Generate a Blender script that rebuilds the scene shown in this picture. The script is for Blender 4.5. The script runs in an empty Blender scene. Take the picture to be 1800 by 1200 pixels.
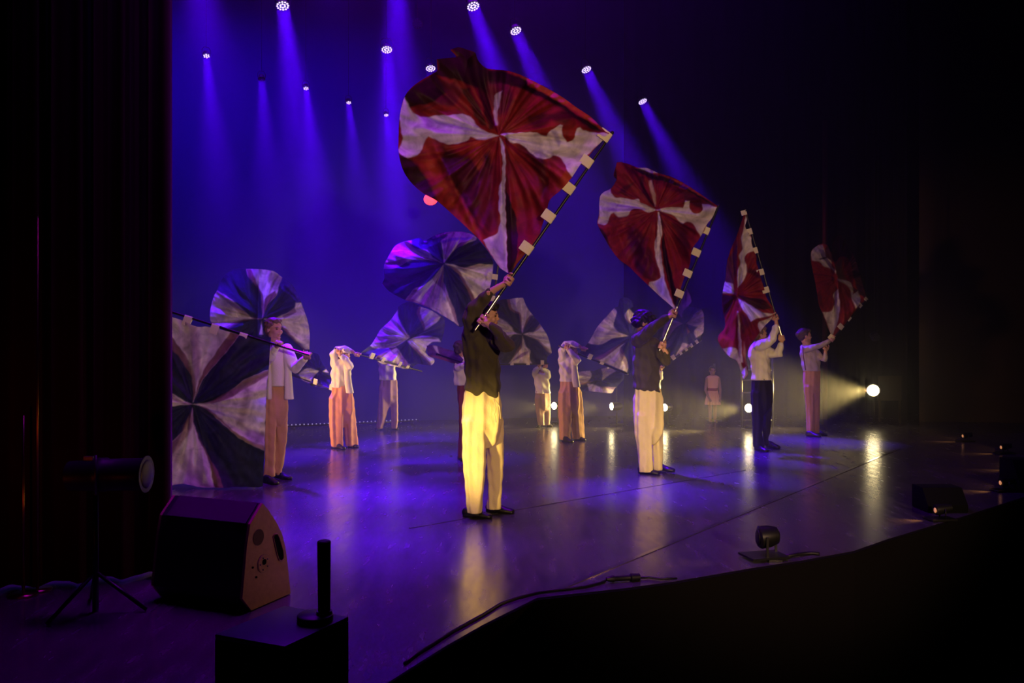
import bpy, bmesh, math, random
import numpy as np
from mathutils import Vector, Matrix, noise
random.seed(7)
sc = bpy.context.scene
COL = sc.collection
PI = math.pi
# ------------------------------------------------------------------ camera
F = 1500.0          # focal length in pixels of the 1800 x 1200 frame
HC = 1.5            # camera height above the stage
HY = 596.0          # horizon row
cam_d = bpy.data.cameras.new('camera'); cam = bpy.data.objects.new('camera', cam_d); COL.objects.link(cam)
cam_d.sensor_width = 36.0; cam_d.lens = 36.0 * F / 1800.0
cam_d.shift_y = (HY - 600.0) / 1800.0
cam.location = (0, 0, HC); cam.rotation_euler = (PI / 2, 0, 0)
cam_d.clip_start = 0.1; cam_d.clip_end = 200
sc.camera = cam
sc.view_settings.view_transform = 'Standard'; sc.view_settings.look = 'None'
sc.view_settings.exposure = 0.0; sc.view_settings.gamma = 1.0; sc.view_settings.use_curve_mapping = False
cy = sc.cycles
cy.use_denoising = True
cy.max_bounces = 5; cy.diffuse_bounces = 2; cy.glossy_bounces = 3; cy.transmission_bounces = 3
cy.volume_bounces = 0; cy.transparent_max_bounces = 6
cy.sample_clamp_indirect = 4.0
world = bpy.data.worlds.new('world'); sc.world = world; world.use_nodes = True
world.node_tree.nodes['Background'].inputs[0].default_value = (0.02, 0.0, 0.08, 1)
world.node_tree.nodes['Background'].inputs[1].default_value = 0.0

def W(px, py, D):
    return Vector(((px - 900.0) / F * D, D, HC - (py - HY) / F * D))
def G(px, py):
    d = F * HC / (py - HY)
    return Vector(((px - 900.0) / F * d, d, 0.0))

# ------------------------------------------------------------------ lights (lamps built further down, unseen lamps and added fills)
BLUE = (0.085, 0.0, 1.0)
WARM = (1.0, 0.72, 0.22)
AMBER = (1.0, 0.42, 0.10)
def spot(name, loc, target, power, size, blend, color, radius=0.05):
    l = bpy.data.lights.new(name, 'SPOT'); l.energy = power; l.spot_size = math.radians(size); l.spot_blend = blend
    l.color = color; l.shadow_soft_size = radius
    o = bpy.data.objects.new(name, l); COL.objects.link(o); o.location = loc
    o.rotation_euler = (Vector(target) - Vector(loc)).to_track_quat('-Z', 'Y').to_euler()
    return o
def area(name, loc, target, power, sx, sy, color, spread=180):
    l = bpy.data.lights.new(name, 'AREA'); l.energy = power; l.shape = 'RECTANGLE'; l.size = sx; l.size_y = sy; l.color = color
    l.spread = math.radians(spread)
    o = bpy.data.objects.new(name, l); COL.objects.link(o); o.location = loc
    o.rotation_euler = (Vector(target) - Vector(loc)).to_track_quat('-Z', 'Y').to_euler()
    return o
# overhead blue LED lamps: px, py, depth, screen slope of the beam, lens radius, ring count, power
HEADS = [
 (363, 99, 11.9, .10, .052, 1, 520), (460, 140, 12.9, .06, .052, 0, 520), (538, 156, 13.6, .10, .050, 1, 560), (613, 181, 14.3, .10, .048, 1, 560),
 (679, 203, 15.1, .12, .046, 1, 520),
 (497, 11, 10.5, .14, .082, 2, 900), (680, 88, 12.1, .06, .080, 2, 900), (757, 121, 13.0, .08, .078, 2, 500),
 (832, 12, 10.5, .34, .082, 2, 800), (907, 55, 11.4, .42, .080, 2, 850), (1031, 123, 13.0, .46, .080, 2, 850), (1130, 179, 14.7, .50, .080, 2, 850),
 (697, -75, 10.4, .02, .090, 2, 900), (560, -200, 8.6, .10, .090, 2, 500), (330, -160, 9.0, .15, .09, 2, 600),
]
def beam_dir(px, py, d, k, t=.38):
    P0 = W(px, py, d); z1 = P0.z - 1.0; d1 = d - t
    py1 = HY + (HC - z1) * F / d1
    X1 = (px + k * (py1 - py) - 900.0) / F * d1
    return (Vector((X1, d1, z1)) - P0).normalized()
HEAD_POWER = .047
for i, (px, py, d, k, r, n, pw) in enumerate(HEADS):
    P = W(px, py, d); v = beam_dir(px, py, d, k)
    lo = area('beam_light', P + v * .02, P + v * 3, pw * HEAD_POWER, 2 * r, 2 * r, BLUE, 21 if n != 2 else 19)
    lo.data.shape = 'DISK'
# broad overhead washes, unseen above the frame
area('overhead_blue_wash_light', (-2.0, 10.5, 8.0), (-1.5, 9.5, 0), 150, 6, 2.5, (0.22, 0.0, 1.0), 110)
area('overhead_violet_wash_light', (2.5, 11.0, 8.0), (1.8, 10.0, 0), 15, 4, 2.5, (0.30, 0.01, 1.0), 100)
area('front_violet_fill_light', (-.7, 7.0, 8.2), (-.6, 7.0, 0), 85, 3, 2, (0.40, 0.0, 1.0), 60)  # added unseen fill that brings more violet onto the foreground floor
spot('performer_fill_light', (2.6, -2.0, 2.7), (-2.75, 9.0, 1.25), 850, 15, .7, (1.0, .58, .32), .12)  # added unseen warm fill on the boy by the left curtain
spot('performer_fill_light', (-.5, -4.0, 3.6), (1.5, 9.5, .70), 4200, 8.5, 1.0, (1.0, .70, .22), .12)  # added unseen warm fill on the legs of the curly haired man
area('backdrop_wash_light', (-4.0, 12.6, 7.6), (-4.0, 15.0, 3.0), 90, 6, .6, (0.10, 0.0, 1.0), 120)
# warm lamp in the near left wing that rakes across the two nearest performers
spot('wing_lamp_light', (-1.99, 4.75, .76), (.62, 8.3, .58), 950, 24, 1.0, (1.0, .66, .16), .09)
# added unseen warm fill far behind the camera, for flags and performers
spot('front_fill_light', (4.2, -6.0, 3.6), (1.1, 10.8, 1.7), 3000, 30, .5, (1.0, .60, .34), .3)
spot('left_wing_low_light', (-5.3, 10.1, .8), (-.3, 12.3, .75), 850, 36, .6, (1.0, .50, .16), .08)
area('curtain_fill_light', (-2.7, 3.6, .5), (-3.4, 5.0, 1.3), .7, .1, .1, (1.0, .08, .03), 120)  # added unseen red light that picks out the curtain folds
# warm side lamps at the far right wing: px, py, depth, power
SIDES = [(974, 713, 15.2, 420), (1075, 714, 14.9, 520), (1168, 716, 14.8, 420), (1316, 717, 14.4, 800), (1535, 686, 15.0, 1250)]
for i, (px, py, d, pw) in enumerate(SIDES):
    P = W(px, py, d)
    spot('side_lamp_light', P + Vector((-.16, -.1, 0)), P + Vector((-3.0, -1.3, -.10)), pw, 50, .8, WARM, .07)
# ------------------------------------------------------------------ materials
def mat(name, color, rough=.7, metal=0.0, noise_amt=0.0, nscale=8.0, bump=0.0, bscale=60.0, emit=None, estr=0.0, spec=.5, sheen=0.0):
    m = bpy.data.materials.new(name); m.use_nodes = True
    nt = m.node_tree; b = nt.nodes['Principled BSDF']
    b.inputs['Base Color'].default_value = (*color, 1); b.inputs['Roughness'].default_value = rough
    b.inputs['Metallic'].default_value = metal; b.inputs['Specular IOR Level'].default_value = spec
    if sheen: b.inputs['Sheen Weight'].default_value = sheen
    tc = nt.nodes.new('ShaderNodeTexCoord')
    if noise_amt:
        n = nt.nodes.new('ShaderNodeTexNoise'); n.inputs['Scale'].default_value = nscale; n.inputs['Detail'].default_value = 5
        nt.links.new(tc.outputs['Object'], n.inputs['Vector'])
        mx = nt.nodes.new('ShaderNodeMix'); mx.data_type = 'RGBA'
        mx.inputs[6].default_value = (*[c * (1 - noise_amt) for c in color], 1)
        mx.inputs[7].default_value = (*[min(1, c * (1 + noise_amt)) for c in color], 1)
        nt.links.new(n.outputs['Fac'], mx.inputs[0]); nt.links.new(mx.outputs[2], b.inputs['Base Color'])
    if bump:
        n2 = nt.nodes.new('ShaderNodeTexNoise'); n2.inputs['Scale'].default_value = bscale; n2.inputs['Detail'].default_value = 4
        nt.links.new(tc.outputs['Object'], n2.inputs['Vector'])
        bp = nt.nodes.new('ShaderNodeBump'); bp.inputs['Strength'].default_value = bump; bp.inputs['Distance'].default_value = .01
        nt.links.new(n2.outputs['Fac'], bp.inputs['Height']); nt.links.new(bp.outputs['Normal'], b.inputs['Normal'])
    if emit:
        b.inputs['Emission Color'].default_value = (*emit, 1); b.inputs['Emission Strength'].default_value = estr
    return m
M = {}
M['skin'] = mat('skin', (.56, .30, .20), .5, noise_amt=.06, nscale=20)
M['skin_dark'] = mat('skin_dark', (.30, .15, .10), .5)
M['hair_brown'] = mat('hair_brown', (.06, .03, .018), .5, noise_amt=.5, nscale=40, bump=.6, bscale=120)
M['hair_dark'] = mat('hair_dark', (.015, .010, .010), .5, bump=.6, bscale=120)
M['hair_fair'] = mat('hair_fair', (.16, .09, .05), .5, noise_amt=.4, nscale=40, bump=.5, bscale=120)
M['eye'] = mat('eye', (.02, .015, .012), .2)
M['lip'] = mat('lip', (.42, .13, .11), .5)
M['black_shirt'] = mat('black_shirt', (.055, .045, .020), .85, noise_amt=.2, bump=.3, sheen=.1)
M['black_trouser'] = mat('black_trouser', (.008, .007, .007), .85, bump=.2)
M['cream_trouser'] = mat('cream_trouser', (.84, .70, .36), .8, noise_amt=.05, bump=.25, bscale=90)
M['tan_trouser'] = mat('tan_trouser', (.60, .33, .16), .8, noise_amt=.08, bump=.25, bscale=90)
M['rust_trouser'] = mat('rust_trouser', (.68, .30, .16), .8, noise_amt=.08, bump=.25, bscale=90)
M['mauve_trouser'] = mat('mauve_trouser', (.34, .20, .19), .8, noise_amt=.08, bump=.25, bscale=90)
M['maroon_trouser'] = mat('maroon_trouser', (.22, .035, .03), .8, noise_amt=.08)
M['white_cloth'] = mat('white_cloth', (.80, .76, .70), .8, noise_amt=.04, bump=.3, bscale=80)
M['vest_grey'] = mat('vest_grey', (.52, .44, .40), .8, noise_amt=.05, bump=.3)
M['vest_dark'] = mat('vest_dark', (.16, .07, .05), .8, noise_amt=.1)
M['shoe'] = mat('shoe', (.006, .005, .006), .45)
M['peach'] = mat('peach', (.74, .40, .27), .8, noise_amt=.05, bump=.2)
M['belt_red'] = mat('belt_red', (.25, .02, .02), .7)
M['pole_black'] = mat('pole_black', (.010, .010, .012), .30, spec=.45)
M['pole_chrome'] = mat('pole_chrome', (.75, .73, .70), .22, metal=1.0)
M['tab'] = mat('tab', (.82, .76, .56), .8, noise_amt=.05, bump=.2)
M['black_metal'] = mat('black_metal', (.010, .010, .011), .4, spec=.4)
M['black_matt'] = mat('black_matt', (.004, .004, .0045), .9, spec=.15)
M['grey_metal'] = mat('grey_metal', (.12, .12, .13), .35, metal=.8)
M['led_on'] = mat('led_on', (.8, .8, 1), .3, emit=(.66, .50, 1.0), estr=2.2)
M['led_off'] = mat('led_off', (.10, .09, .12), .2)
M['led_small'] = mat('led_small', (.3, .3, .4), .3, emit=(.55, .5, .8), estr=.35)
M['lamp_on'] = mat('lamp_on', (1, .9, .7), .3, emit=(1.0, .80, .40), estr=26)
M['red_lens'] = mat('red_lens', (.8, .05, .05), .3, emit=(1.0, .05, .05), estr=2.6)
M['amber_on'] = mat('amber_on', (1, .6, .3), .3, emit=(1.0, .40, .14), estr=.5)
M['wood_panel'] = mat('wood_panel', (.48, .31, .15), .55, noise_amt=.25, nscale=30, bump=.1)
M['speaker_black'] = mat('speaker_black', (.012, .011, .012), .55, bump=.3, bscale=200)
M['case_top'] = mat('case_top', (.010, .009, .012), .35, spec=.5)
M['cable'] = mat('cable', (.006, .006, .006), .5)
M['red_pipe'] = mat('red_pipe', (.10, .008, .012), .5)
M['curtain'] = mat('curtain', (.035, .0035, .003), .9, noise_amt=.5, nscale=3, sheen=.1, spec=.1)
M['black_drape'] = mat('black_drape', (.006, .005, .006), .95, spec=.1)
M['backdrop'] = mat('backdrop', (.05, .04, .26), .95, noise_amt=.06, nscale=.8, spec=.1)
M['brown_wall'] = mat('brown_wall', (.030, .018, .010), .8, noise_amt=.2, nscale=2)

def floor_material():
    m = bpy.data.materials.new('stage_vinyl'); m.use_nodes = True; nt = m.node_tree; b = nt.nodes['Principled BSDF']
    tc = nt.nodes.new('ShaderNodeTexCoord'); mp = nt.nodes.new('ShaderNodeMapping')
    mp.inputs['Rotation'].default_value = (0, 0, math.radians(-57)); mp.inputs['Scale'].default_value = (1, .22, 1)
    nt.links.new(tc.outputs['Object'], mp.inputs['Vector'])
    n1 = nt.nodes.new('ShaderNodeTexNoise'); n1.inputs['Scale'].default_value = 1.3; n1.inputs['Detail'].default_value = 8; n1.inputs['Roughness'].default_value = .65
    n2 = nt.nodes.new('ShaderNodeTexNoise'); n2.inputs['Scale'].default_value = 14; n2.inputs['Detail'].default_value = 6
    n3 = nt.nodes.new('ShaderNodeTexNoise'); n3.inputs['Scale'].default_value = 55; n3.inputs['Detail'].default_value = 3
    nt.links.new(mp.outputs[0], n1.inputs['Vector']); nt.links.new(mp.outputs[0], n2.inputs['Vector']); nt.links.new(tc.outputs['Object'], n3.inputs['Vector'])
    cr = nt.nodes.new('ShaderNodeValToRGB'); cr.color_ramp.elements[0].position = .35; cr.color_ramp.elements[1].position = .7
    cr.color_ramp.elements[0].color = (.050, .046, .050, 1); cr.color_ramp.elements[1].color = (.080, .074, .080, 1)
    nt.links.new(n2.outputs['Fac'], cr.inputs['Fac'])
    # scuffs
    cs = nt.nodes.new('ShaderNodeValToRGB'); cs.color_ramp.elements[0].position = .60; cs.color_ramp.elements[1].position = .74
    cs.color_ramp.elements[0].color = (0, 0, 0, 1); cs.color_ramp.elements[1].color = (.13, .12, .13, 1)
    nt.links.new(n1.outputs['Fac'], cs.inputs['Fac'])
    ad = nt.nodes.new('ShaderNodeMix'); ad.data_type = 'RGBA'; ad.blend_type = 'ADD'; ad.inputs[0].default_value = .36
    nt.links.new(cr.outputs[0], ad.inputs[6]); nt.links.new(cs.outputs[0], ad.inputs[7]); nt.links.new(ad.outputs[2], b.inputs['Base Color'])
    mr = nt.nodes.new('ShaderNodeMapRange'); mr.inputs[1].default_value = .3; mr.inputs[2].default_value = .75; mr.inputs[3].default_value = .19; mr.inputs[4].default_value = .30
    nt.links.new(n2.outputs['Fac'], mr.inputs[0]); nt.links.new(mr.outputs[0], b.inputs['Roughness'])
    b.inputs['Specular IOR Level'].default_value = .55
    bp = nt.nodes.new('ShaderNodeBump'); bp.inputs['Strength'].default_value = .05; bp.inputs['Distance'].default_value = .003
    nt.links.new(n3.outputs['Fac'], bp.inputs['Height']); nt.links.new(bp.outputs[0], b.inputs['Normal'])
    return m
M['floor'] = floor_material()

def flag_material(name):
    m = bpy.data.materials.new(name); m.use_nodes = True; nt = m.node_tree; b = nt.nodes['Principled BSDF']
    at = nt.nodes.new('ShaderNodeVertexColor'); at.layer_name = 'print'
    tc = nt.nodes.new('ShaderNodeTexCoord')
    n = nt.nodes.new('ShaderNodeTexNoise'); n.inputs['Scale'].default_value = 7; n.inputs['Detail'].default_value = 6; n.inputs['Distortion'].default_value = 1.2
    nt.links.new(tc.outputs['Object'], n.inputs['Vector'])
    mr = nt.nodes.new('ShaderNodeMapRange'); mr.inputs[1].default_value = .3; mr.inputs[2].default_value = .7; mr.inputs[3].default_value = .62; mr.inputs[4].default_value = 1.2
    nt.links.new(n.outputs['Fac'], mr.inputs[0])
    mx = nt.nodes.new('ShaderNodeVectorMath'); mx.operation = 'SCALE'
    nt.links.new(at.outputs[0], mx.inputs[0]); nt.links.new(mr.outputs[0], mx.inputs['Scale'])
    nt.links.new(mx.outputs[0], b.inputs['Base Color']); b.inputs['Roughness'].default_value = .6
    b.inputs['Specular IOR Level'].default_value = .25
    tr = nt.nodes.new('ShaderNodeBsdfTranslucent'); nt.links.new(mx.outputs[0], tr.inputs['Color'])
    ms = nt.nodes.new('ShaderNodeMixShader'); ms.inputs[0].default_value = .30
    nt.links.new(b.outputs[0], ms.inputs[1]); nt.links.new(tr.outputs[0], ms.inputs[2])
    w = nt.nodes.new('ShaderNodeTexNoise'); w.inputs['Scale'].default_value = 25; w.inputs['Detail'].default_value = 4
    nt.links.new(tc.outputs['Object'], w.inputs['Vector'])
    bp = nt.nodes.new('ShaderNodeBump'); bp.inputs['Strength'].default_value = .25; bp.inputs['Distance'].default_value = .02
    nt.links.new(w.outputs['Fac'], bp.inputs['Height']); nt.links.new(bp.outputs[0], b.inputs['Normal'])
    nt.links.new(ms.outputs[0], nt.nodes['Material Output'].inputs['Surface'])
    return m
M['flag'] = flag_material('printed_silk')

# ------------------------------------------------------------------ mesh helpers
def tag(o, label=None, cat=None, group=None, kind=None):
    if label: o['label'] = label
    if cat: o['category'] = cat
    if group: o['group'] = group
    if kind: o['kind'] = kind
    return o
def empty(name, loc):
    o = bpy.data.objects.new(name, None); COL.objects.link(o); o.location = loc; o.empty_display_size = .1; return o
def mesh_obj(name, verts, faces, m, parent=None, origin=None, smooth=True):
    """verts in world space; they are stored relative to the parent's base (or to origin)"""
    if parent is not None: org = Vector(parent['_o'])
    elif origin is not None: org = Vector(origin)
    else: org = Vector((0, 0, 0))
    v = np.asarray(verts, dtype=float).reshape(-1, 3) - np.array(org)
    me = bpy.data.meshes.new(name); me.from_pydata(v.tolist(), [], [list(map(int, f)) for f in faces]); me.update()
    if smooth and len(me.polygons): me.polygons.foreach_set('use_smooth', [True] * len(me.polygons))
    if m is not None: me.materials.append(m)
    o = bpy.data.objects.new(name, me); COL.objects.link(o)
    if parent is not None: o.parent = parent
    else: o.location = org
    o['_o'] = list(org)
    return o
def thing(name, loc, label, cat, group=None):
    o = empty(name, loc); o['_o'] = list(loc); return tag(o, label, cat, group)
class MB:
    """collects shapes into one mesh (world space)"""
    def __init__(s): s.v = []; s.f = []
    def add(s, v, f):
        n = len(s.v); s.v.extend([tuple(p) for p in v]); s.f.extend([tuple(i + n for i in q) for q in f]); return s
    def box(s, c, size, rot=None):
        c = Vector(c); R = rot or Matrix.Identity(3); sx, sy, sz = [q / 2 for q in size]
        v = [c + R @ Vector((a * sx, b * sy, d * sz)) for a in (-1, 1) for b in (-1, 1) for d in (-1, 1)]
        return s.add(v, [(0, 1, 3, 2), (4, 6, 7, 5), (0, 4, 5, 1), (2, 3, 7, 6), (0, 2, 6, 4), (1, 5, 7, 3)])
    def tube(s, pts, rad, n=12, caps=True, ry=None, rounded=False):
        pts = [Vector(p) for p in pts]; rad = list(rad) if hasattr(rad, '__len__') else [rad] * len(pts)
        if rounded:   # add domed ends
            d0 = (pts[0] - pts[1]).normalized(); d1 = (pts[-1] - pts[-2]).normalized(); r0, r1 = rad[0], rad[-1]
            pts = [pts[0] + d0 * r0 * .92, pts[0] + d0 * r0 * .6] + pts + [pts[-1] + d1 * r1 * .6, pts[-1] + d1 * r1 * .92]
            rad = [r0 * .38, r0 * .8] + rad + [r1 * .8, r1 * .38]
        rings = []; up = None
        for i, p in enumerate(pts):
            a = pts[max(i - 1, 0)]; b = pts[min(i + 1, len(pts) - 1)]; t = (b - a)
            t = t.normalized() if t.length > 1e-9 else Vector((0, 0, 1))
            if up is None: up = Vector((0, 0, 1)) if abs(t.z) < .9 else Vector((0, 1, 0))
            x = t.cross(up)
            if x.length < 1e-5: x = t.orthogonal()
            x.normalize(); y = x.cross(t).normalized(); up = y
            rings.append([p + (x * math.cos(2 * PI * k / n) + y * math.sin(2 * PI * k / n)) * rad[i] for k in range(n)])
        v = [q for r in rings for q in r]; f = []
        for i in range(len(rings) - 1):
            for k in range(n):
                k2 = (k + 1) % n; f.append((i * n + k, i * n + k2, (i + 1) * n + k2, (i + 1) * n + k))
        if caps: f.append(tuple(range(n - 1, -1, -1))); f.append(tuple((len(rings) - 1) * n + k for k in range(n)))
        return s.add(v, f)
    def cyl(s, a, b, r, n=20, r2=None): return s.tube([a, b], [r, r if r2 is None else r2], n)
    def ell(s, c, r, R=None, nu=16, nv=10):
        c = Vector(c); R = R or Matrix.Identity(3); v = [c + R @ Vector((0, 0, -r[2]))]; f = []
        for j in range(1, nv):
            t = -PI / 2 + PI * j / nv
            for i in range(nu):
                a = 2 * PI * i / nu
                v.append(c + R @ Vector((r[0] * math.cos(t) * math.cos(a), r[1] * math.cos(t) * math.sin(a), r[2] * math.sin(t))))
        v.append(c + R @ Vector((0, 0, r[2]))); top = len(v) - 1
        for i in range(nu):
            i2 = (i + 1) % nu; f.append((0, 1 + i2, 1 + i))
            for j in range(nv - 2): f.append((1 + j * nu + i, 1 + j * nu + i2, 1 + (j + 1) * nu + i2, 1 + (j + 1) * nu + i))
            f.append((1 + (nv - 2) * nu + i, 1 + (nv - 2) * nu + i2, top))
        return s.add(v, f)
    def stack(s, secs, D, ratio=.7, n=24, cap=True, flat=0.0):
        """horizontal elliptical slices: (py, xL, xR, depth offset, ratio)"""
        rings = []
        secs = sorted(secs, key=lambda q: -q[0])
        for q in secs:
            py, a, b = q[:3]; off = q[3] if len(q) > 3 else 0; rt = q[4] if len(q) > 4 else ratio
            d = D + off; c = W((a + b) / 2, py, d); rx = (b - a) / 2 / F * d
            ring = []
            for k in range(n):
                t = 2 * PI * k / n
                ring.append(c + Vector((rx * math.cos(t), rx * rt * math.sin(t), 0)))
            rings.append(ring)
        v = [q for r in rings for q in r]; f = []
        for i in range(len(rings) - 1):
            for k in range(n):
                k2 = (k + 1) % n; f.append((i * n + k, i * n + k2, (i + 1) * n + k2, (i + 1) * n + k))
        f.append(tuple(range(n - 1, -1, -1))); f.append(tuple((len(rings) - 1) * n + k for k in range(n)))
        return s.add(v, f)
    def prism(s, poly, extr):
        """planar polygon (world points) pushed along extr"""
        n = len(poly); e = Vector(extr); v = [Vector(p) for p in poly] + [Vector(p) + e for p in poly]
        f = [tuple(range(n)), tuple(range(2 * n - 1, n - 1, -1))] + [(i, i + n, (i + 1) % n + n, (i + 1) % n) for i in range(n)]
        return s.add(v, f)
    def obj(s, name, m, parent=None, origin=None, smooth=True, bevel=0, recalc=False):
        o = mesh_obj(name, s.v, s.f, m, parent, origin, smooth)
        if recalc or bevel:
            bm = bmesh.new(); bm.from_mesh(o.data); bmesh.ops.recalc_face_normals(bm, faces=bm.faces)
            if bevel:
                bmesh.ops.bevel(bm, geom=[e for e in bm.edges if len(e.link_faces) == 2 and e.calc_face_angle(0) > .5], offset=bevel, segments=2, affect='EDGES', profile=.7)
            bm.to_mesh(o.data); bm.free()
            if smooth and not s.v: pass
        if smooth == 'auto' or bevel:
            try: o.data.set_sharp_from_angle(angle=.7)
            except Exception: pass
        return o
def remesh(mb, voxel, smooth=3, fold=None, zmin=None):
    """one continuous surface around all the shapes of mb; fold(co, n) gives an outward push"""
    me = bpy.data.meshes.new('tmp'); me.from_pydata([tuple(p) for p in mb.v], [], mb.f); me.update()
    o = bpy.data.objects.new('tmp', me); COL.objects.link(o)
    bm = bmesh.new(); bm.from_mesh(me); bmesh.ops.recalc_face_normals(bm, faces=bm.faces); bm.to_mesh(me); bm.free()
    r = o.modifiers.new('r', 'REMESH'); r.mode = 'VOXEL'; r.voxel_size = voxel; r.adaptivity = 0
    sm = o.modifiers.new('s', 'SMOOTH'); sm.factor = .5; sm.iterations = smooth
    dg = bpy.context.evaluated_depsgraph_get(); ev = o.evaluated_get(dg); m2 = bpy.data.meshes.new_from_object(ev)
    n = len(m2.vertices); co = np.empty(n * 3); m2.vertices.foreach_get('co', co); co = co.reshape(-1, 3)
    no = np.empty(n * 3); m2.vertices.foreach_get('normal', no); no = no.reshape(-1, 3)
    if fold is not None: co = co + no * np.array([1, 1, .15]) * fold(co, no)[:, None]
    if zmin is not None: co[:, 2] = np.maximum(co[:, 2], zmin)
    faces = [tuple(p.vertices) for p in m2.polygons]
    bpy.data.objects.remove(o); bpy.data.meshes.remove(me); bpy.data.meshes.remove(m2)
    return co, faces
def folds(amp, fx=26.0, fz=3.0, seed=0.0, vert=True):
    """cloth folds: mostly running up and down, wandering, with smaller cross creases"""
    def fn(co, no):
        x, y, z = co[:, 0], co[:, 1], co[:, 2]
        a = np.arctan2(no[:, 1], no[:, 0])
        w = np.sin(z * fz * 2.1 + seed) * .8 + np.sin(z * fz * 5 + 2 * seed + x * 4) * .35
        f1 = 1 - 2 * np.abs(np.sin(((x + .6 * y) * fx + 2.2 * w + seed * 3) / 2))
        f2 = np.sin((x * .8 - y) * fx * 1.9 - 1.6 * w + seed * 5)
        f3 = np.sin(z * fx * 1.1 + x * fx * .9 + seed * 7 + 2 * np.sin(x * 9 + seed))
        s = (np.abs(f1) ** .8 * np.sign(f1) * .55 + f2 * .3 + f3 * (.12 if vert else .45))
        return amp * s
    return fn
# ------------------------------------------------------------------ the setting
def struct(o, kind='structure'): o['kind'] = kind; return o
# stage floor: outline traced along the front edge, then carried out of the picture
edge = [G(640, 1240), G(680, 1200), G(783, 1135), G(850, 1097), G(944, 1050), G(1100, 1033), G(1182, 1022), G(1327, 997), G(1413, 984), G(1500, 968), G(1560, 947), G(1620, 929), G(1700, 905), G(1800, 873), G(2000, 830)]
out = [Vector((-.58, 2.2, 0))] + edge + [Vector((16, 16, 0)), Vector((16, 21, 0)), Vector((-12, 21, 0)), Vector((-12, 2.2, 0))]
b = MB(); n = len(out)
b.add([(p.x, p.y, 0) for p in out] + [(p.x, p.y, -.12) for p in out], [tuple(range(n)), tuple(range(2 * n - 1, n - 1, -1))] + [(i, i + n, (i + 1) % n + n, (i + 1) % n) for i in range(n)])
fl = b.obj('floor', M['floor'], smooth=False, recalc=True); struct(fl)
# bevelled nosing strip and black front below the stage
b = MB(); pts = [Vector((-.58, 2.2, 0))] + edge
b.tube([p + Vector((0, 0, -.010)) for p in pts], .009, 8); struct(b.obj('trim_1', M['black_drape']))
b = MB()
for a, c in zip(pts[:-1], pts[1:]):
    b.add([(a.x, a.y - .02, -.008), (c.x, c.y - .02, -.008), (c.x, c.y - .02, -1.3), (a.x, a.y - .02, -1.3), (a.x, a.y - .001, -.008), (c.x, c.y - .001, -.008), (c.x, c.y - .001, -1.3), (a.x, a.y - .001, -1.3)],
          [(0, 1, 2, 3), (7, 6, 5, 4), (0, 4, 5, 1), (3, 2, 6, 7)])
struct(b.obj('wall_stage_front', M['black_drape'], smooth=False))
b = MB(); b.box((4, 7, -1.35), (44, 40, .1)); struct(b.obj('floor_pit', M['black_drape'], smooth=False))
# lit backdrop, rippled slightly like hung cloth
def sheet(name, path, z0, z1, m, amp=.03, wl=.5, thick=.02, nz=2, label=None):
    pts = []; L = 0
    for (a, c) in zip(path[:-1], path[1:]):
        a = Vector((*a, 0)); c = Vector((*c, 0)); d = c - a; k = max(2, int(d.length / (wl / 10))); nn = Vector((-d.y, d.x, 0)).normalized()
        for i in range(k):
            s = L + d.length * i / k; pts.append(a + d * i / k + nn * amp * (math.sin(2 * PI * s / wl + 1.3 * math.sin(s * 1.9)) + .35 * math.sin(2 * PI * s / wl * 2.3 + 1)))
        L += d.length
    pts.append(Vector((*path[-1], 0)))
    v = []; n = len(pts)
    for side in (0, 1):
        for z in (z0, z1): v += [(p.x, p.y + side * thick, z) for p in pts]
    f = []
    for i in range(n - 1):
        f += [(i, i + 1, n + i + 1, n + i), (2 * n + i + 1, 2 * n + i, 3 * n + i, 3 * n + i + 1), (n + i, n + i + 1, 3 * n + i + 1, 3 * n + i)]
    f += [(0, n, 3 * n, 2 * n), (n - 1, 3 * n - 1, 4 * n - 1, 2 * n - 1)]
    return mesh_obj(name, v, f, m)
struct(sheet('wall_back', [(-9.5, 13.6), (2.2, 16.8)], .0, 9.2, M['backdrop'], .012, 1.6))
struct(sheet('wall_back_drape', [(2.1, 16.9), (9.4, 17.6)], .0, 9.2, M['black_drape'], .06, .5))
struct(sheet('wall_right', [(7.45, 15.6), (15.5, 14.2)], .0, 9.2, M['brown_wall'], .0, 3.0))
struct(sheet('wall_right_return', [(7.2, 17.4), (7.3, 15.75)], .0, 9.2, M['black_drape'], .03, .5))
b = MB(); b.box((1, 9.5, 9.3), (26, 20, .1)); struct(b.obj('ceiling', M['black_matt'], smooth=False))
struct(sheet('wall_left', [(-9.6, 3.0), (-9.6, 13.5)], .0, 9.2, M['black_drape'], .05, .5))
# proscenium curtain at the near left
c = sheet('velvet_curtain', [(-6.2, 3.9), (-4.4, 4.55), (-2.17, 5.42)], .02, 9.2, M['curtain'], .055, .26, .03)
tag(c, 'tall dark red velvet curtain hanging in folds along the left edge of the stage', 'curtain')
# seams in the dance floor
def strip(name, a, c, w, h, m):
    d = (c - a).normalized(); n = Vector((-d.y, d.x, 0)); R = Matrix((d, n, Vector((0, 0, 1)))).transposed()
    b = MB(); b.box((a + c) / 2 + Vector((0, 0, h / 2)), ((c - a).length, w, h), R); return struct(b.obj(name, m, smooth=False))
M['seam'] = mat('seam', (.05, .045, .045), .16)
strip('trim_2', G(982, 1036), G(1580, 789), .035, .004, M['seam'])
strip('trim_3', G(720, 928), G(1310, 826), .02, .003, M['seam'])

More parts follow.
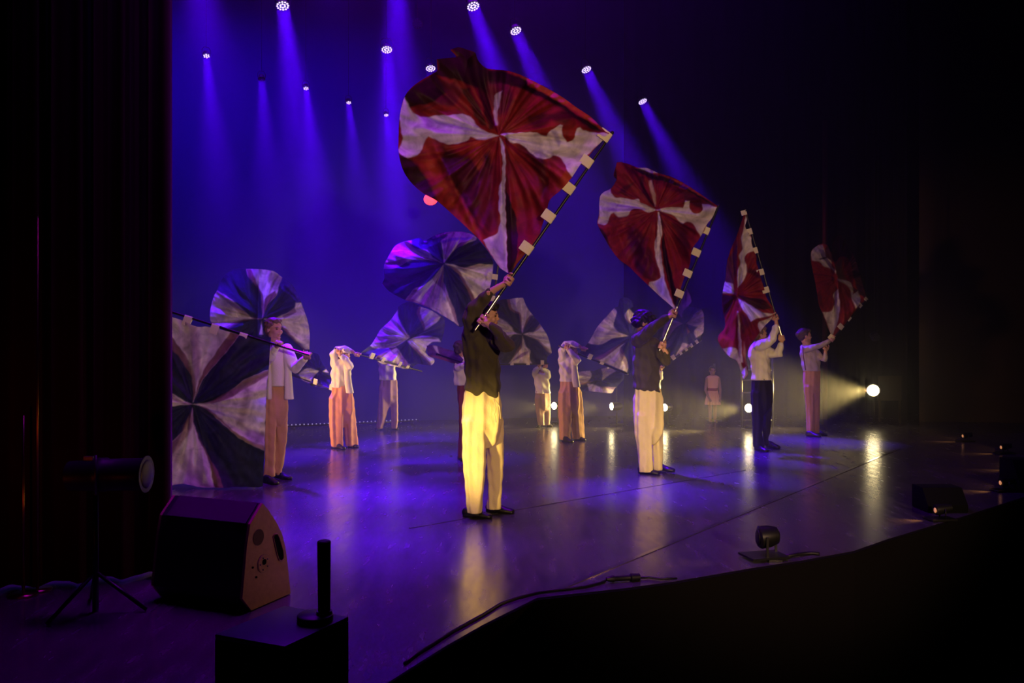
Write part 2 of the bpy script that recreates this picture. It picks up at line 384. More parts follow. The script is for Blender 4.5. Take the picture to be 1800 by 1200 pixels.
# ------------------------------------------------------------------ haze that makes the beams visible
b = MB(); b.prism([Vector((x, y, .02)) for x, y in ((-9.3, 8.2), (7.1, 8.2), (7.1, 17.1), (2.6, 16.7), (-9.3, 13.4))], (0, 0, 9.1)); hz = b.obj('haze', None, smooth=False, recalc=True)
hm = bpy.data.materials.new('haze'); hm.use_nodes = True; nt = hm.node_tree; nt.nodes.remove(nt.nodes['Principled BSDF'])
vs = nt.nodes.new('ShaderNodeVolumeScatter'); vs.inputs['Color'].default_value = (.9, .9, .95, 1); vs.inputs['Density'].default_value = .020; vs.inputs['Anisotropy'].default_value = .6
nt.links.new(vs.outputs[0], nt.nodes['Material Output'].inputs['Volume']); hz.data.materials.append(hm)
tag(hz, 'thin stage haze filling the air around the dancers and light beams', 'haze', kind='stuff')

# ------------------------------------------------------------------ overhead lamps
rowname = {0: 'farthest row', 1: 'farthest row'}
lamp_labels = ['lit blue lamp at the left end of the farthest row, above the left curtain edge', 'second lamp of the farthest row, its lens turned away so only its beam shows', 'middle lit lamp of the farthest row', 'fourth lamp of the farthest row', 'last lamp of the farthest row, beside the big crimson flag',
  'large ring lamp at the top left, nearest lamp of the left row', 'large ring lamp up and left of the big crimson flag', 'ring lamp just touching the upper left edge of the big crimson flag',
  'large ring lamp at the top edge above the big crimson flag', 'tilted ring lamp right of the big flag tip', 'tilted ring lamp above the upper right corner of the big crimson flag', 'tilted ring lamp farthest right, alone against the black',
  '', '', '']
for i, (px, py, d, k, r, n, pw) in enumerate(HEADS):
    if not lamp_labels[i]: continue
    P = W(px, py, d); v = beam_dir(px, py, d, k)
    t = thing('stage_spotlight', P, lamp_labels[i], 'stage light', 'overhead blue stage lamps')
    up = Vector((0, 0, 1)); x = v.cross(up).normalized(); y = x.cross(v).normalized()
    MB().tube([P - v * .08, P - v * .07, P - v * .03, P - v * .012], [r * .6, r * .8, r * 1.0, r * 1.04], 24).obj('housing', M['black_metal'], t, smooth='auto')
    # lens: rings of separate LED domes
    b = MB(); rings = [(0, 1)] + ([(.40, 6)] if n else [(.40, 6)]) + ([(.80, 12)] if n == 2 else [])
    rad = r * (.15 if n == 2 else .22)
    if n != 2: rings = [(0, 1), (.62, 6)]
    if n == 2: rings = [(.36, 6), (.80, 12)]
    for q, cnt in rings:
        for j in range(cnt):
            a = 2 * PI * j / cnt + .2; c = P + (x * math.cos(a) + y * math.sin(a)) * r * q - v * .004
            b.ell(c, (rad, rad, rad * .5), Matrix((x, y, v)).transposed(), 10, 6)
    b.obj('led_lens', M['led_on'] if n else M['led_off'], t)
    b = MB(); yk = [P - v * .04 + x * s * r * 1.1 for s in (-1, 1)]; top = P - v * .05 + Vector((0, 0, r * 1.3 + .02))
    b.tube([yk[0], yk[0] + Vector((0, 0, r * 1.1)), top + x * -r * .6, top + x * r * .6, yk[1] + Vector((0, 0, r * 1.1)), yk[1]], .004, 8); b.obj('yoke', M['black_metal'], t)
    b = MB(); b.cyl(top, Vector((top.x, top.y, 9.25)), .0025, 8); b.obj('hanging_cable', M['black_metal'], t)
for px, py, d, lb in ((733, 42, 13.5, 'unlit dim lamp hanging between two lit lamps left of the big flag tip'), (1539, 593, 14.8, 'unlit lamp with a ring of grey lenses above the right side lamp')):
    P = W(px, py, d); t = thing('stage_spotlight', P, lb, 'stage light'); v = Vector((-.15, -1, -.35)).normalized(); x = v.cross(Vector((0, 0, 1))).normalized(); y = x.cross(v)
    MB().tube([P - v * .16, P - v * .15, P - v * .03, P - v * .012], [.05, .06, .075, .078], 20).obj('housing', M['black_metal'], t, smooth='auto')
    b = MB()
    for q, cnt in ((0, 1), (.5, 6), (.9, 10)):
        for j in range(cnt):
            a = 2 * PI * j / cnt; b.ell(P + (x * math.cos(a) + y * math.sin(a)) * .068 * q, (.009,) * 3, None, 8, 6)
    b.obj('led_lens', M['led_off'], t)
    MB().cyl(P + Vector((0, .05, .07)), Vector((P.x, P.y + .05, 9.25)), .005, 8).obj('hanging_cable', M['black_metal'], t)
# red lamp glowing behind the big flag
P = W(757, 350, 14.0); t = thing('red_lamp', P, 'glowing red lamp peeping out below the lower left edge of the big crimson flag', 'lamp')
MB().ell(P, (.115, .06, .10)).obj('red_lens', M['red_lens'], t)
b = MB(); b.tube([P + Vector((0, .07, 0)), P + Vector((0, .16, 0))], [.10, .08], 20); b.obj('housing', M['black_metal'], t)
MB().cyl(P + Vector((0, .12, .08)), Vector((P.x, P.y + .12, 9.25)), .004, 8).obj('hanging_cable', M['black_metal'], t)

# ------------------------------------------------------------------ warm side lamps on floor stands at the right
side_labels = ['round warm lamp low beside the smallest dancer', 'warm side lamp seen half on, between the peach and cream trousers', 'warm lamp beside the knee of the curly haired man', 'bright lamp partly behind the black trousers, on a ladder frame', 'brightest warm side lamp standing alone at the far right']
for i, (px, py, d, pw) in enumerate(SIDES):
    P = W(px, py, d); t = thing('side_lamp', Vector((P.x + .1, P.y, 0)), side_labels[i], 'stage light', 'warm side lamps')
    v = Vector((-.70, -.71, 0)).normalized() if i != 1 else Vector((-.95, -.31, 0)).normalized()
    if i == 4: v = Vector((-.45, -.89, 0)).normalized()
    r = .062 if i != 4 else .098
    if i == 3: r = .070
    MB().ell(P, (r, r, r * .35), v.to_track_quat('Z', 'Y').to_matrix(), 24, 12).obj('lens', M['lamp_on'], t)
    MB().tube([P - v * .004, P - v * .03, P - v * .16, P - v * .2], [r * 1.12, r * 1.15, r * 1.1, r * .6], 24).obj('housing', M['black_metal'], t, smooth='auto')
    b = MB(); f = Vector((P.x, P.y, .01)) - v * .1
    b.cyl(f, Vector((f.x, f.y, P.z - r)), .012, 10); b.cyl(f, f + Vector((0, 0, .012)), .12, 20)
    b.obj('stand', M['black_metal'], t)
    if i in (1,):
        MB().cyl(Vector((f.x, f.y, P.z)), Vector((f.x, f.y, P.z + .75)), .008, 8).obj('upright', M['grey_metal'], t)
    if i == 3:
        b = MB(); A = W(1303.5, 743, 14.6); x1 = A.x; x2 = W(1358, 743, 14.6).x
        for xx in (x1, x2): b.cyl(Vector((xx, 14.6, .0)), Vector((xx, 14.6, 1.35)), .018, 10)
        for py in (690, 738, 668, 650): b.cyl(Vector((x1, 14.6, W(0, py, 14.6).z)), Vector((x2, 14.6, W(0, py, 14.6).z)), .012, 8)
        fr = b.obj('ladder_frame', M['grey_metal'], None); tag(fr, 'thin grey metal ladder frame standing behind the man in black trousers', 'frame')
    if i == 4:
        q = P + Vector((.42, .3, 0)); b = MB(); b.box((q.x, q.y, .62), (.42, .03, .44)); b.box((q.x - .18, q.y, .2), (.03, .03, .4)); b.box((q.x + .18, q.y, .2), (.03, .03, .4))
        fr = b.obj('flat_panel', M['brown_wall'], None, smooth=False); tag(fr, 'small dark board on legs just right of the brightest side lamp', 'board')
b = MB(); b.cyl(Vector((3.72, 15.7, 0)), Vector((3.72, 15.7, 1.05)), .02, 10); b.cyl(Vector((3.72, 15.7, 0)), Vector((3.72, 15.7, .02)), .14, 16)
tag(b.obj('pole_stand', M['grey_metal']), 'thin upright stand just right of the small child', 'stand')
b = MB(); a = W(1450, 745, 16.0); b.cyl(Vector((a.x, 16, 0)), Vector((a.x, 16, 5.6)), .045, 12)
tag(b.obj('scaffold_pipe', M['red_pipe']), 'tall dark red pipe rising behind the woman at the far right', 'pipe')

# low row of small dots along the foot of the backdrop
A = W(502, 747, 14.25); B = W(735, 737, 15.2); t = thing('led_batten', A, 'low strip of tiny white lights on the floor along the foot of the backdrop', 'light strip')
d = (B - A).normalized(); b = MB(); b.tube([Vector((A.x, A.y + .03, A.z - .025)), Vector((B.x, B.y + .03, B.z - .025))], .014, 10); b.obj('bar', M['black_metal'], t)
b = MB(); b.box(((A + B) / 2) + Vector((0, .03, -.06)), (.1, .1, .04))
nd = 34
for i in range(nd): MB().ell(A.lerp(B, (i + .5) / nd) + Vector((0, -.004, 0)), (.012, .008, .012), None, 8, 6).obj('led_dot', M['led_small'], t)
for q in (.05, .5, .95):
    c = A.lerp(B, q); MB().box(Vector((c.x, c.y + .03, (c.z - .04) / 2 + .0)), (.05, .1, c.z - .035)).obj('foot', M['black_metal'], t, smooth=False)

# ------------------------------------------------------------------ footlights along the front edge
FOOT = [(1640, 914, 'nearest small amber footlight at the right'), (1755, 863, 'second small amber footlight at the right, beside the lower dark cluster'), (1783, 826, 'amber footlight closest to the right picture edge'), (1757, 797, 'fourth small amber footlight along the right edge'), (1690, 776, 'farthest small amber footlight at the right')]
for px, py, lb in FOOT:
    g = G(px, py); v = Vector((-1, -.12, 0)).normalized(); t = thing('footlight', g, lb, 'stage light', 'amber footlights')
    R = Matrix((v, Vector((0, 0, 1)).cross(v), Vector((0, 0, 1)))).transposed()
    MB().box(g + Vector((.06, 0, .012)), (.22, .14, .016), R).obj('base_plate', M['black_metal'], t, bevel=.003)
    MB().tube([g + Vector((.02, 0, .085)), g + Vector((.05, 0, .09)), g + Vector((.15, 0, .105))], [.045, .045, .03], 16).obj('housing', M['black_metal'], t, smooth='auto')
    MB().ell(g + Vector((.018, 0, .083)), (.006, .022, .022)).obj('lens', M['amber_on'], t)
    b = MB(); b.tube([g + Vector((.08, -.05, .02)), g + Vector((.08, -.05, .1))], .006, 8); b.tube([g + Vector((.08, .05, .02)), g + Vector((.08, .05, .1))], .006, 8); b.obj('bracket', M['black_metal'], t)
    spot('footlight_light', g + Vector((-.03, 0, .05)), g + v * .9 + Vector((0, 0, -.02)), 9, 60, .9, AMBER, .02)
# small lamp on a plate at the stage lip
g = G(1348, 981); t = thing('floor_lamp_can', g, 'small black lamp can on a plate at the front edge of the stage', 'stage light')
d = g.y; q = lambda px, py, o=0: W(px, py, d + o)
v = (q(1332, 945) - q(1366, 938)).normalized()
MB().tube([q(1333, 944), q(1336, 944), q(1352, 942), q(1366, 940), q(1369, 940)], [.066, .078, .074, .056, .03], 24).obj('housing', M['black_metal'], t, smooth='auto')
MB().ell(q(1332, 944), (.01, .055, .055)).obj('lens', M['black_metal'], t)
b = MB()
for px, o in ((1349, -.08), (1364, .08)): b.box(q(px, 964, o), (.016, .012, .15))
b.box(q(1356, 979), (.09, .2, .012)); b.obj('bracket', M['black_metal'], t, smooth=False)
b = MB(); R = Matrix.Rotation(.25, 3, 'Z'); b.box(Vector((q(1343, 979).x, d, .02)), (.28, .2, .014), R); b.obj('base_plate', M['black_metal'], t, smooth=False)
spot('floor_lamp_can_light', q(1328, 950), Vector((-1.4, 4.95, .30)), 24, 50, 1.0, AMBER, .02)
b = MB(); b.tube([G(1372, 982) + Vector((0, 0, .01)), G(1400, 978) + Vector((0, 0, .015)), G(1425, 974) + Vector((0, 0, .01)), G(1440, 976) + Vector((0, 0, .01))], .012, 8)
tag(b.obj('lamp_cable', M['cable']), 'short black cable curling away behind the small lamp can', 'cable')
# dark lump and monitor at the right edge
def wedge_box(name, g, w, dpt, h, lb, cat):
    b = MB(); a = g; b.prism([a, a + Vector((0, dpt, 0)), a + Vector((0, dpt, h)), a + Vector((0, dpt * .35, h)), a + Vector((0, 0, h * .3))], (w, 0, 0))
    o = b.obj(name, M['black_matt'], bevel=.01); o2 = tag(o, lb, cat); return o2
wedge_box('stage_monitor', G(1640, 912) + Vector((.08, .25, .002)), .35, .3, .2, 'black wedge speaker in the dark behind the nearest amber footlight', 'speaker')
wedge_box('stage_monitor', G(1768, 872) + Vector((.25, .2, .002)), .5, .35, .30, 'black wedge speaker at the right picture edge', 'speaker')

# cable with in-line box along the stage edge
pts = [(711,1169),(733,1152),(794,1113),(850,1082),(880,1063),(905,1054),(944,1044),(975,1040),(1003,1037),(1030,1033),(1055,1027),(1064,1023)]
b = MB(); b.tube([G(*p) + Vector((0, 0, .009)) for p in pts], .008, 10); b.tube([G(*p) + Vector((0, 0, .010)) for p in ((1126,1018),(1140,1017),(1162,1020),(1190,1019))], .007, 10)
c = b.obj('power_cable', M['cable']); tag(c, 'black power cable lying along the curved front edge of the stage', 'cable')
b = MB(); a0, a1 = G(1066, 1024) + Vector((0, 0, .022)), G(1124, 1020) + Vector((0, 0, .022))
b.tube([a0, a0.lerp(a1, .2), a0.lerp(a1, .25), a0.lerp(a1, .7), a0.lerp(a1, .74), a1], [.012, .022, .017, .018, .026, .022], 14)
b.obj('in_line_connector', M['cable'], c, smooth='auto')

# ------------------------------------------------------------------ near left: lamp on a stand, wedge monitor, case with rod
D = 4.7; t = thing('wing_lamp', Vector((W(168, 830, D).x, D, 0)), 'large black lamp on a stand in the dark left wing, pointing at the dancers', 'stage light')
q = lambda px, py, o=0: W(px, py, D + o)
MB().tube([q(120, 838), q(124, 836), q(165, 835), q(172, 834), q(186, 834), q(190, 834), q(252, 833), q(256, 833)], [.05, .082, .085, .094, .094, .088, .088, .094], 28).obj('housing', M['black_metal'], t, smooth='auto')
MB().tube([q(255, 833), q(258, 833)], [.099, .101], 28).obj('rim', M['black_metal'], t, smooth='auto')
MB().ell(q(257, 833), (.012, .082, .082)).obj('lens', M['black_metal'], t)
b = MB(); b.tube([q(168, 800, -.1), q(168, 868, -.1)], .008, 8); b.tube([q(168, 800, .1), q(168, 868, .1)], .008, 8); b.cyl(q(168, 868, -.1), q(168, 868, .1), .01, 8); b.obj('yoke', M['grey_metal'], t)
b = MB(); f = q(168, 880); b.cyl(Vector((f.x, f.y, .0)), q(168, 866), .016, 12)
for a in (0, 2.1, 4.2): b.tube([Vector((f.x, f.y, .22)), Vector((f.x + .28 * math.cos(a), f.y + .28 * math.sin(a), .012))], .011, 8)
b.obj('stand', M['black_metal'], t)
MB().box(q(157, 805), (.05, .03, .02)).obj('bracket_clamp', M['grey_metal'], t, smooth=False)
# flag poles / thin rails leaning in the wing
for px, y0, y1, dd, lb in ((41, 730, 940, 5.0, 'thin brass coloured rail standing in the left wing'), (66, 380, 690, 5.1, 'taller thin brass coloured rail in the left wing')):
    A = W(px, y1, dd); A.z = 0; b = MB(); b.cyl(A, Vector((A.x, A.y, W(px, y0, dd).z)), .009, 10); b.cyl(A, A + Vector((0, 0, .01)), .08, 14)
    tag(b.obj('metal_rail', mat('brass_rail', (.35, .22, .10), .3, metal=1.0)), lb, 'rail')

# wedge monitor
P0 = Vector((-1.437, 4.707, 0)); pd = Vector((.387, .922, 0)); ext = Vector((-.922, .387, 0)); nrm = Vector((.922, -.387, 0))
def onp(px, py):
    dx = (px - 900) / F; dz = -(py - HY) / F; r = Vector((dx, 1, dz)); tt = nrm.dot(P0 - Vector((0, 0, HC))) / nrm.dot(r); return Vector((0, 0, HC)) + r * tt
prof = [(426, 1052), (442, 1078), (511, 1047), (508.5, 1020), (505, 984), (501.5, 960), (496, 938), (488, 921), (478, 905), (470, 893), (461.5, 884), (440, 921), (434, 960), (430, 1008)]
pp = [onp(*p) for p in prof]
for p in pp: p.z = max(p.z, .004)
t = thing('stage_monitor', P0, 'large wedge stage monitor with wooden side panel at the near left', 'speaker')
b = MB(); b.prism([p + ext * .018 for p in pp], ext * .62); b.obj('body', M['speaker_black'], t, smooth=False, bevel=.006)
b = MB(); b.prism(pp, ext * .018); near_panel = b.obj('side_panel', M['wood_panel'], t, smooth=False, bevel=.002)
b = MB(); b.prism([p + ext * .638 for p in pp], ext * .018); b.obj('side_panel', M['wood_panel'], t, smooth=False, bevel=.002)
def disc(name, px, py, r, m, th=.006, out=.001, sq=1.0):
    c = onp(px, py); b = MB(); b.cyl(c + nrm * out, c + nrm * (out + th), r, 32); return b.obj(name, m, near_panel, smooth='auto')
disc('vent', 454, 944, .045, mat('vent_grey', (.10, .075, .045), .8), .002)
disc('socket_ring', 463, 990, .052, mat('ring_edge', (.36, .27, .16), .5), .003)
disc('socket_plate', 463, 990, .047, M['wood_panel'], .005); disc('socket', 463, 987, .016, M['black_matt'], .008)
for a in range(5): 
    c = onp(463, 990) + (pd * math.cos(a * 1.26 + .6) + Vector((0, 0, 1)) * math.sin(a * 1.26 + .6)) * .034; MB().cyl(c + nrm * .005, c + nrm * .010, .004, 10).obj('screw', M['grey_metal'], t)
for px, py in ((444, 997), (450, 1014)): disc('bolt', px, py, .006, M['black_matt'], .004)
hp = [onp(px, py) for px, py in ((480, 943), (483, 938), (487, 938), (491, 946), (497, 968), (498, 980), (495, 985), (490, 984), (486, 972), (481, 950))]
b = MB(); b.prism([p + nrm * .003 for p in hp], ext * .002); b.obj('handle_recess', M['black_matt'], near_panel, smooth=False)
b = MB(); hpc = [p + nrm * .003 for p in hp + [hp[0]]]; b.tube(hpc, .003, 8); b.obj('handle_rim', M['wood_panel'], near_panel)
b = MB()
tl = [pp[10] + ext * .03, pp[10] + ext * .60]; bl = [pp[11] + ext * .03, pp[11] + ext * .60]; up = (nrm.cross(Vector((0,0,1)))).normalized()
b.add([tl[0] + Vector((0,-.006,.002)), tl[1] + Vector((0,-.006,.002)), bl[1] + Vector((0,-.006,.004)), bl[0] + Vector((0,-.006,.004)), tl[0], tl[1], bl[1], bl[0]], [(0,1,2,3),(7,6,5,4),(0,4,5,1),(2,6,7,3),(1,5,6,2),(0,3,7,4)])
b.obj('speaker_grille', mat('grille', (.05, .04, .035), .5, metal=.3, bump=.6, bscale=400), t, smooth=False)

# case with a rod on a round base
z = .42
c0 = [Vector((*p, 0)) for p in ((-.80, 3.004), (-.636, 3.326), (-.925, 3.463), (-1.09, 3.127))]
t = thing('flight_case', Vector((-.86, 3.22, 0)), 'square black case in the near left corner with a rod standing on it', 'case')
b = MB(); b.prism([p + Vector((0, 0, .003)) for p in c0], (0, 0, z - .023)); b.obj('body', M['black_matt'], t, bevel=.006)
b = MB(); b.prism([p + Vector((0, 0, z - .019)) for p in c0], (0, 0, .019)); b.obj('lid', M['case_top'], t, bevel=.006)
C = W(570, 1085, 3.27); C.z = z + .003; C0 = C + Vector((-.035, .0, 0))
t = thing('rod_on_base', C, 'thick black upright rod on a flat round base on top of the black case', 'stand')
MB().tube([C0, C0 + Vector((0, 0, .022)), C0 + Vector((0, 0, .026))], [.068, .068, .062], 32).obj('round_base', M['black_metal'], t, smooth='auto')
hgt = W(570, 951, 3.27).z
MB().tube([C + Vector((0, 0, .024)), C + Vector((-.001, 0, hgt - z - .03)), C + Vector((-.001, 0, hgt - z - .004)), C + Vector((-.001, 0, hgt - z))], [.0235, .0255, .0255, .021], 24).obj('rod', M['black_metal'], t, smooth='auto')
MB().tube([C + Vector((0, 0, .026)), C + Vector((0, 0, .038))], [.030, .030], 24).obj('collar', M['grey_metal'], t, smooth='auto')
# ------------------------------------------------------------------ flags
CRIM = (.30, .020, .020); CREAM = (.88, .80, .74); DKR = (.035, .006, .010); PUR = (.12, .010, .030); RST = (.50, .06, .025)  # dark red covers burgundy dye and fold shade painted in as colour
NAVY = (.034, .040, .075); DNAVY = (.012, .016, .035); BRN = (.30, .15, .14); TAUPE_SHADE = (.46, .36, .34); LIL = (.74, .66, .70); BEI = (.62, .42, .24)  # taupe is shadow on the cream cloth, painted as colour
def inside(poly, P):
    poly = np.asarray(poly, float); x, y = P[:, 0], P[:, 1]; c = np.zeros(len(P), bool); n = len(poly)
    for i in range(n):
        x1, y1 = poly[i]; x2, y2 = poly[(i + 1) % n]
        if y1 == y2: continue
        c ^= ((y1 > y) != (y2 > y)) & (x < (x2 - x1) * (y - y1) / (y2 - y1) + x1)
    return c
def nearest(poly, P):
    poly = np.asarray(poly, float); best = np.full(len(P), 1e18); Q = np.zeros_like(P); n = len(poly)
    for i in range(n):
        a = poly[i]; b = poly[(i + 1) % n]; d = b - a; L = d @ d
        if L < 1e-12: continue
        t = np.clip(((P - a) @ d) / L, 0, 1); q = a + t[:, None] * d; ds = ((P - q) ** 2).sum(1)
        k = ds < best; best[k] = ds[k]; Q[k] = q[k]
    return Q, np.sqrt(best)
def curve_poly(poly, k=4):
    """round a traced outline (Catmull-Rom through its points)"""
    p = np.asarray(poly, float); n = len(p); out = []
    for i in range(n):
        p0, p1, p2, p3 = p[i - 1], p[i], p[(i + 1) % n], p[(i + 2) % n]
        a = np.linalg.norm(p2 - p1)
        v1 = (p1 - p0); v2 = (p2 - p1); v3 = (p3 - p2)
        def ang(u, w):
            return (u @ w) / (np.linalg.norm(u) * np.linalg.norm(w) + 1e-9)
        s1 = .5 if ang(v1, v2) > .45 else 0.0; s2 = .5 if ang(v2, v3) > .45 else 0.0
        m1 = (p2 - p0) * s1 * min(1, 2 * a / (np.linalg.norm(p2 - p0) + 1e-9)); m2 = (p3 - p1) * s2 * min(1, 2 * a / (np.linalg.norm(p3 - p1) + 1e-9))
        if s1 == 0: m1 = (p2 - p1)
        if s2 == 0: m2 = (p2 - p1)
        for j in range(k):
            t = j / k; h = 2 * t ** 3 - 3 * t ** 2 + 1
            out.append(h * p1 + (t ** 3 - 2 * t ** 2 + t) * m1 + (1 - h) * p2 + (t ** 3 - t ** 2) * m2)
    return np.array(out)
def sdist(poly, P):
    _, d = nearest(poly, P); return np.where(inside(poly, P), d, -d)
def flag(label, D, crop, outline, print_shades, base, center, pole, tabs=(), amp=.07, nfold=7, step=2.0, seed=0.0, chrome=None, group=None, pole_r=.0125, tab_px=17, tilt=(0, 0), pole_off=-.03, side=1, cut=None, creases=()):
    x0, y0, s = crop; step *= .7
    cv = lambda q: np.array([(x0 + a / s, y0 + b / s) for a, b in q])
    out = curve_poly(cv(outline)); cx, cyy = x0 + center[0] / s, y0 + center[1] / s
    mn, mxx = out.min(0) - step, out.max(0) + step
    nx = int((mxx[0] - mn[0]) / step) + 2; ny = int((mxx[1] - mn[1]) / step) + 2
    gx, gy = np.meshgrid(mn[0] + np.arange(nx) * step, mn[1] + np.arange(ny) * step)
    P = np.stack([gx.ravel(), gy.ravel()], 1); ins = inside(out, P)
    I = ins.reshape(ny, nx)
    quads = []
    anyin = I[:-1, :-1] | I[1:, :-1] | I[:-1, 1:] | I[1:, 1:]
    jj, ii = np.nonzero(anyin); a = jj * nx + ii
    quads = np.stack([a, a + 1, a + 1 + nx, a + nx], 1)
    used = np.unique(quads); remap = -np.ones(nx * ny, int); remap[used] = np.arange(len(used)); quads = remap[quads]
    P = P[used]; insu = ins[used]; Q, dist = nearest(out, P)
    P = np.where(insu[:, None], P, Q); dist = np.where(insu, dist, 0)
    # cloth colour: dyed pattern, with fold shade and highlights painted in
    X, Y = P[:, 0], P[:, 1]
    wob = np.stack([np.sin(Y * .19 + seed) + .6 * np.sin(Y * .43 + X * .1), np.sin(X * .17 + seed * 2) + .6 * np.sin(X * .39 + Y * .12)], 1) * (.55 * 9 / max(D, 7))
    Pw = P + wob * np.clip(np.hypot(X - cx, Y - cyy) / 30, 0, 1)[:, None]
    colr = np.tile(np.array(base), (len(P), 1))
    for pr in print_shades:
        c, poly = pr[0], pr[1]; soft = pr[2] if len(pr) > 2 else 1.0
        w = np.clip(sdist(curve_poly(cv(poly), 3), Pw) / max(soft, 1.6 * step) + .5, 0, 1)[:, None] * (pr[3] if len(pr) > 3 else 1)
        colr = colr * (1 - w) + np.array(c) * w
    # streaks of the dyed pattern, fanning from the gathered centre
    th = np.arctan2(Y - cyy, X - cx); rr = np.hypot(X - cx, Y - cyy); R = np.percentile(rr, 95)
    streak = 1 + .09 * np.sin(th * 31 + 2 * np.sin(rr * .05 + seed) + seed) + .06 * np.sin(th * 57 + seed * 3 + rr * .03)
    colr = colr * streak[:, None]
    # relief
    q = rr / R
    rel = amp * (.55 * np.sin(nfold * th + 1.3 * np.sin(2.2 * q + seed) + seed) * q ** .9 / (1 + .3 * q)
                 + .28 * np.sin((2 * nfold + 1) * th + 2.0 * q + 2.3 * seed) * np.clip(q * 1.6, 0, 1)
                 + .30 * np.sin(X * .026 + Y * .019 + seed * 1.7) * np.cos(Y * .023 - X * .012 + seed)
                 + .12 * np.sin(X * .085 + 1.5 * np.sin(Y * .05 + seed)) * np.sin(Y * .06 + seed * 2)
                 + .075 * np.sin(29 * th + 2.5 * np.sin(3 * q + seed) + seed * 2) * np.clip(q * 2, 0, 1) * (.5 + .5 * np.sin(5 * th + seed))
                 + .05 * np.sin(47 * th + 3 * np.sin(4 * q) + seed * 5) * np.clip(q * 2, 0, 1)
                 - .45 * np.exp(-(rr / (.10 * R)) ** 2))
    # billow: cloth swells away from its rim
    rel += amp * 1.3 * (1 - np.exp(-dist / (.20 * R))) - amp * .6
    for (p, r_, hgt, wid) in creases:
        pa = np.array((x0 + p[0] / s, y0 + p[1] / s)); pb = np.array((x0 + r_[0] / s, y0 + r_[1] / s)); d = pb - pa
        t = np.clip(((P - pa) @ d) / (d @ d), 0, 1); ds = np.hypot(*(P - pa - t[:, None] * d).T)
        rel += hgt * np.exp(-(ds / wid) ** 2)
    if pole is not None:
        pa, pb = np.array(pole[0], float), np.array(pole[1], float); d = pb - pa; L = np.linalg.norm(d)
        dp = np.abs((P - pa) @ np.array([-d[1], d[0]])) / L
        rel *= np.clip(dp / (.16 * R), 0, 1) ** .8
        u = np.clip((P - pa) @ d / L ** 2, 0, 1); rel += (pole_off + (pole[2] if len(pole) > 2 else 0) * u) * np.exp(-(dp / (.35 * R)) ** 2)
    dep = D + rel + tilt[0] * (X - cx) / R + tilt[1] * (Y - cyy) / R
    V = np.stack([(X - 900) / F * dep, dep, HC - (Y - HY) / F * dep], 1)
    V[:, 2] = np.maximum(V[:, 2], .015)
    loc = W(pole[0][0], pole[0][1], D) if pole is not None else W(cx, cyy, D)
    t = thing('flag', loc, label, 'flag', group)
    if chrome is None: chrome = 0.0
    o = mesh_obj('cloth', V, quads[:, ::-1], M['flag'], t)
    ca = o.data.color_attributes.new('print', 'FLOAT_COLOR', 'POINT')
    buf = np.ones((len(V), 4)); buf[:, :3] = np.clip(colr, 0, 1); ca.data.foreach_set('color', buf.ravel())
    if pole is not None:
        A = W(*pole[0], D + pole_off); B = W(*pole[1], D + pole_off + (pole[2] if len(pole) > 2 else 0))
        ax = (B - A).normalized()
        if chrome:
            C1 = A + (B - A) * chrome
            pl = MB().cyl(C1, B, pole_r).obj('pole', M['pole_black'], t, smooth='auto')
            MB().cyl(A, C1, pole_r * 1.15).obj('pole_grip', M['pole_chrome'], t, smooth='auto')
        else:
            pl = MB().cyl(A, B, pole_r).obj('pole', M['pole_black'], t, smooth='auto')
        MB().ell(B, (pole_r * 1.4,) * 3).obj('pole_cap', M['pole_black'], pl)
        for tb in tabs:
            u = tb[0]; k = tb[1] if len(tb) > 1 else 1.0
            c = A + (B - A) * u
            view = Vector((0, 1, 0)); sd = ax.cross(view).normalized() * side
            hw = tab_px / F * 7.2 / 2 * k
            R3 = Matrix((ax, sd, ax.cross(sd))).transposed()
            b = MB(); L = hw * 2.1; th_ = pole_r * 1.25
            # a flat sleeve of cloth looped round the pole
            ring = [(-th_ * math.sin(PI * j / 6), th_ * math.cos(PI * j / 6)) for j in range(7)] + [(L * .5, -th_ * .8), (L, -.004), (L, .004), (L * .5, th_ * .8)]
            vs = []
            for e in (-1, 1):
                for (a_, b_) in ring: vs.append(c + ax * (e * hw) + sd * a_ + R3.col[2] * (b_ + .022 * side * max(0, a_ / L)))
            n = len(ring); fs = [(i, (i + 1) % n, (i + 1) % n + n, i + n) for i in range(n)] + [tuple(range(n - 1, -1, -1)), tuple(range(n, 2 * n))]
            b.add(vs, fs); b.obj('pole_sleeve', M['tab'], t, smooth='auto', recalc=True)
    return t

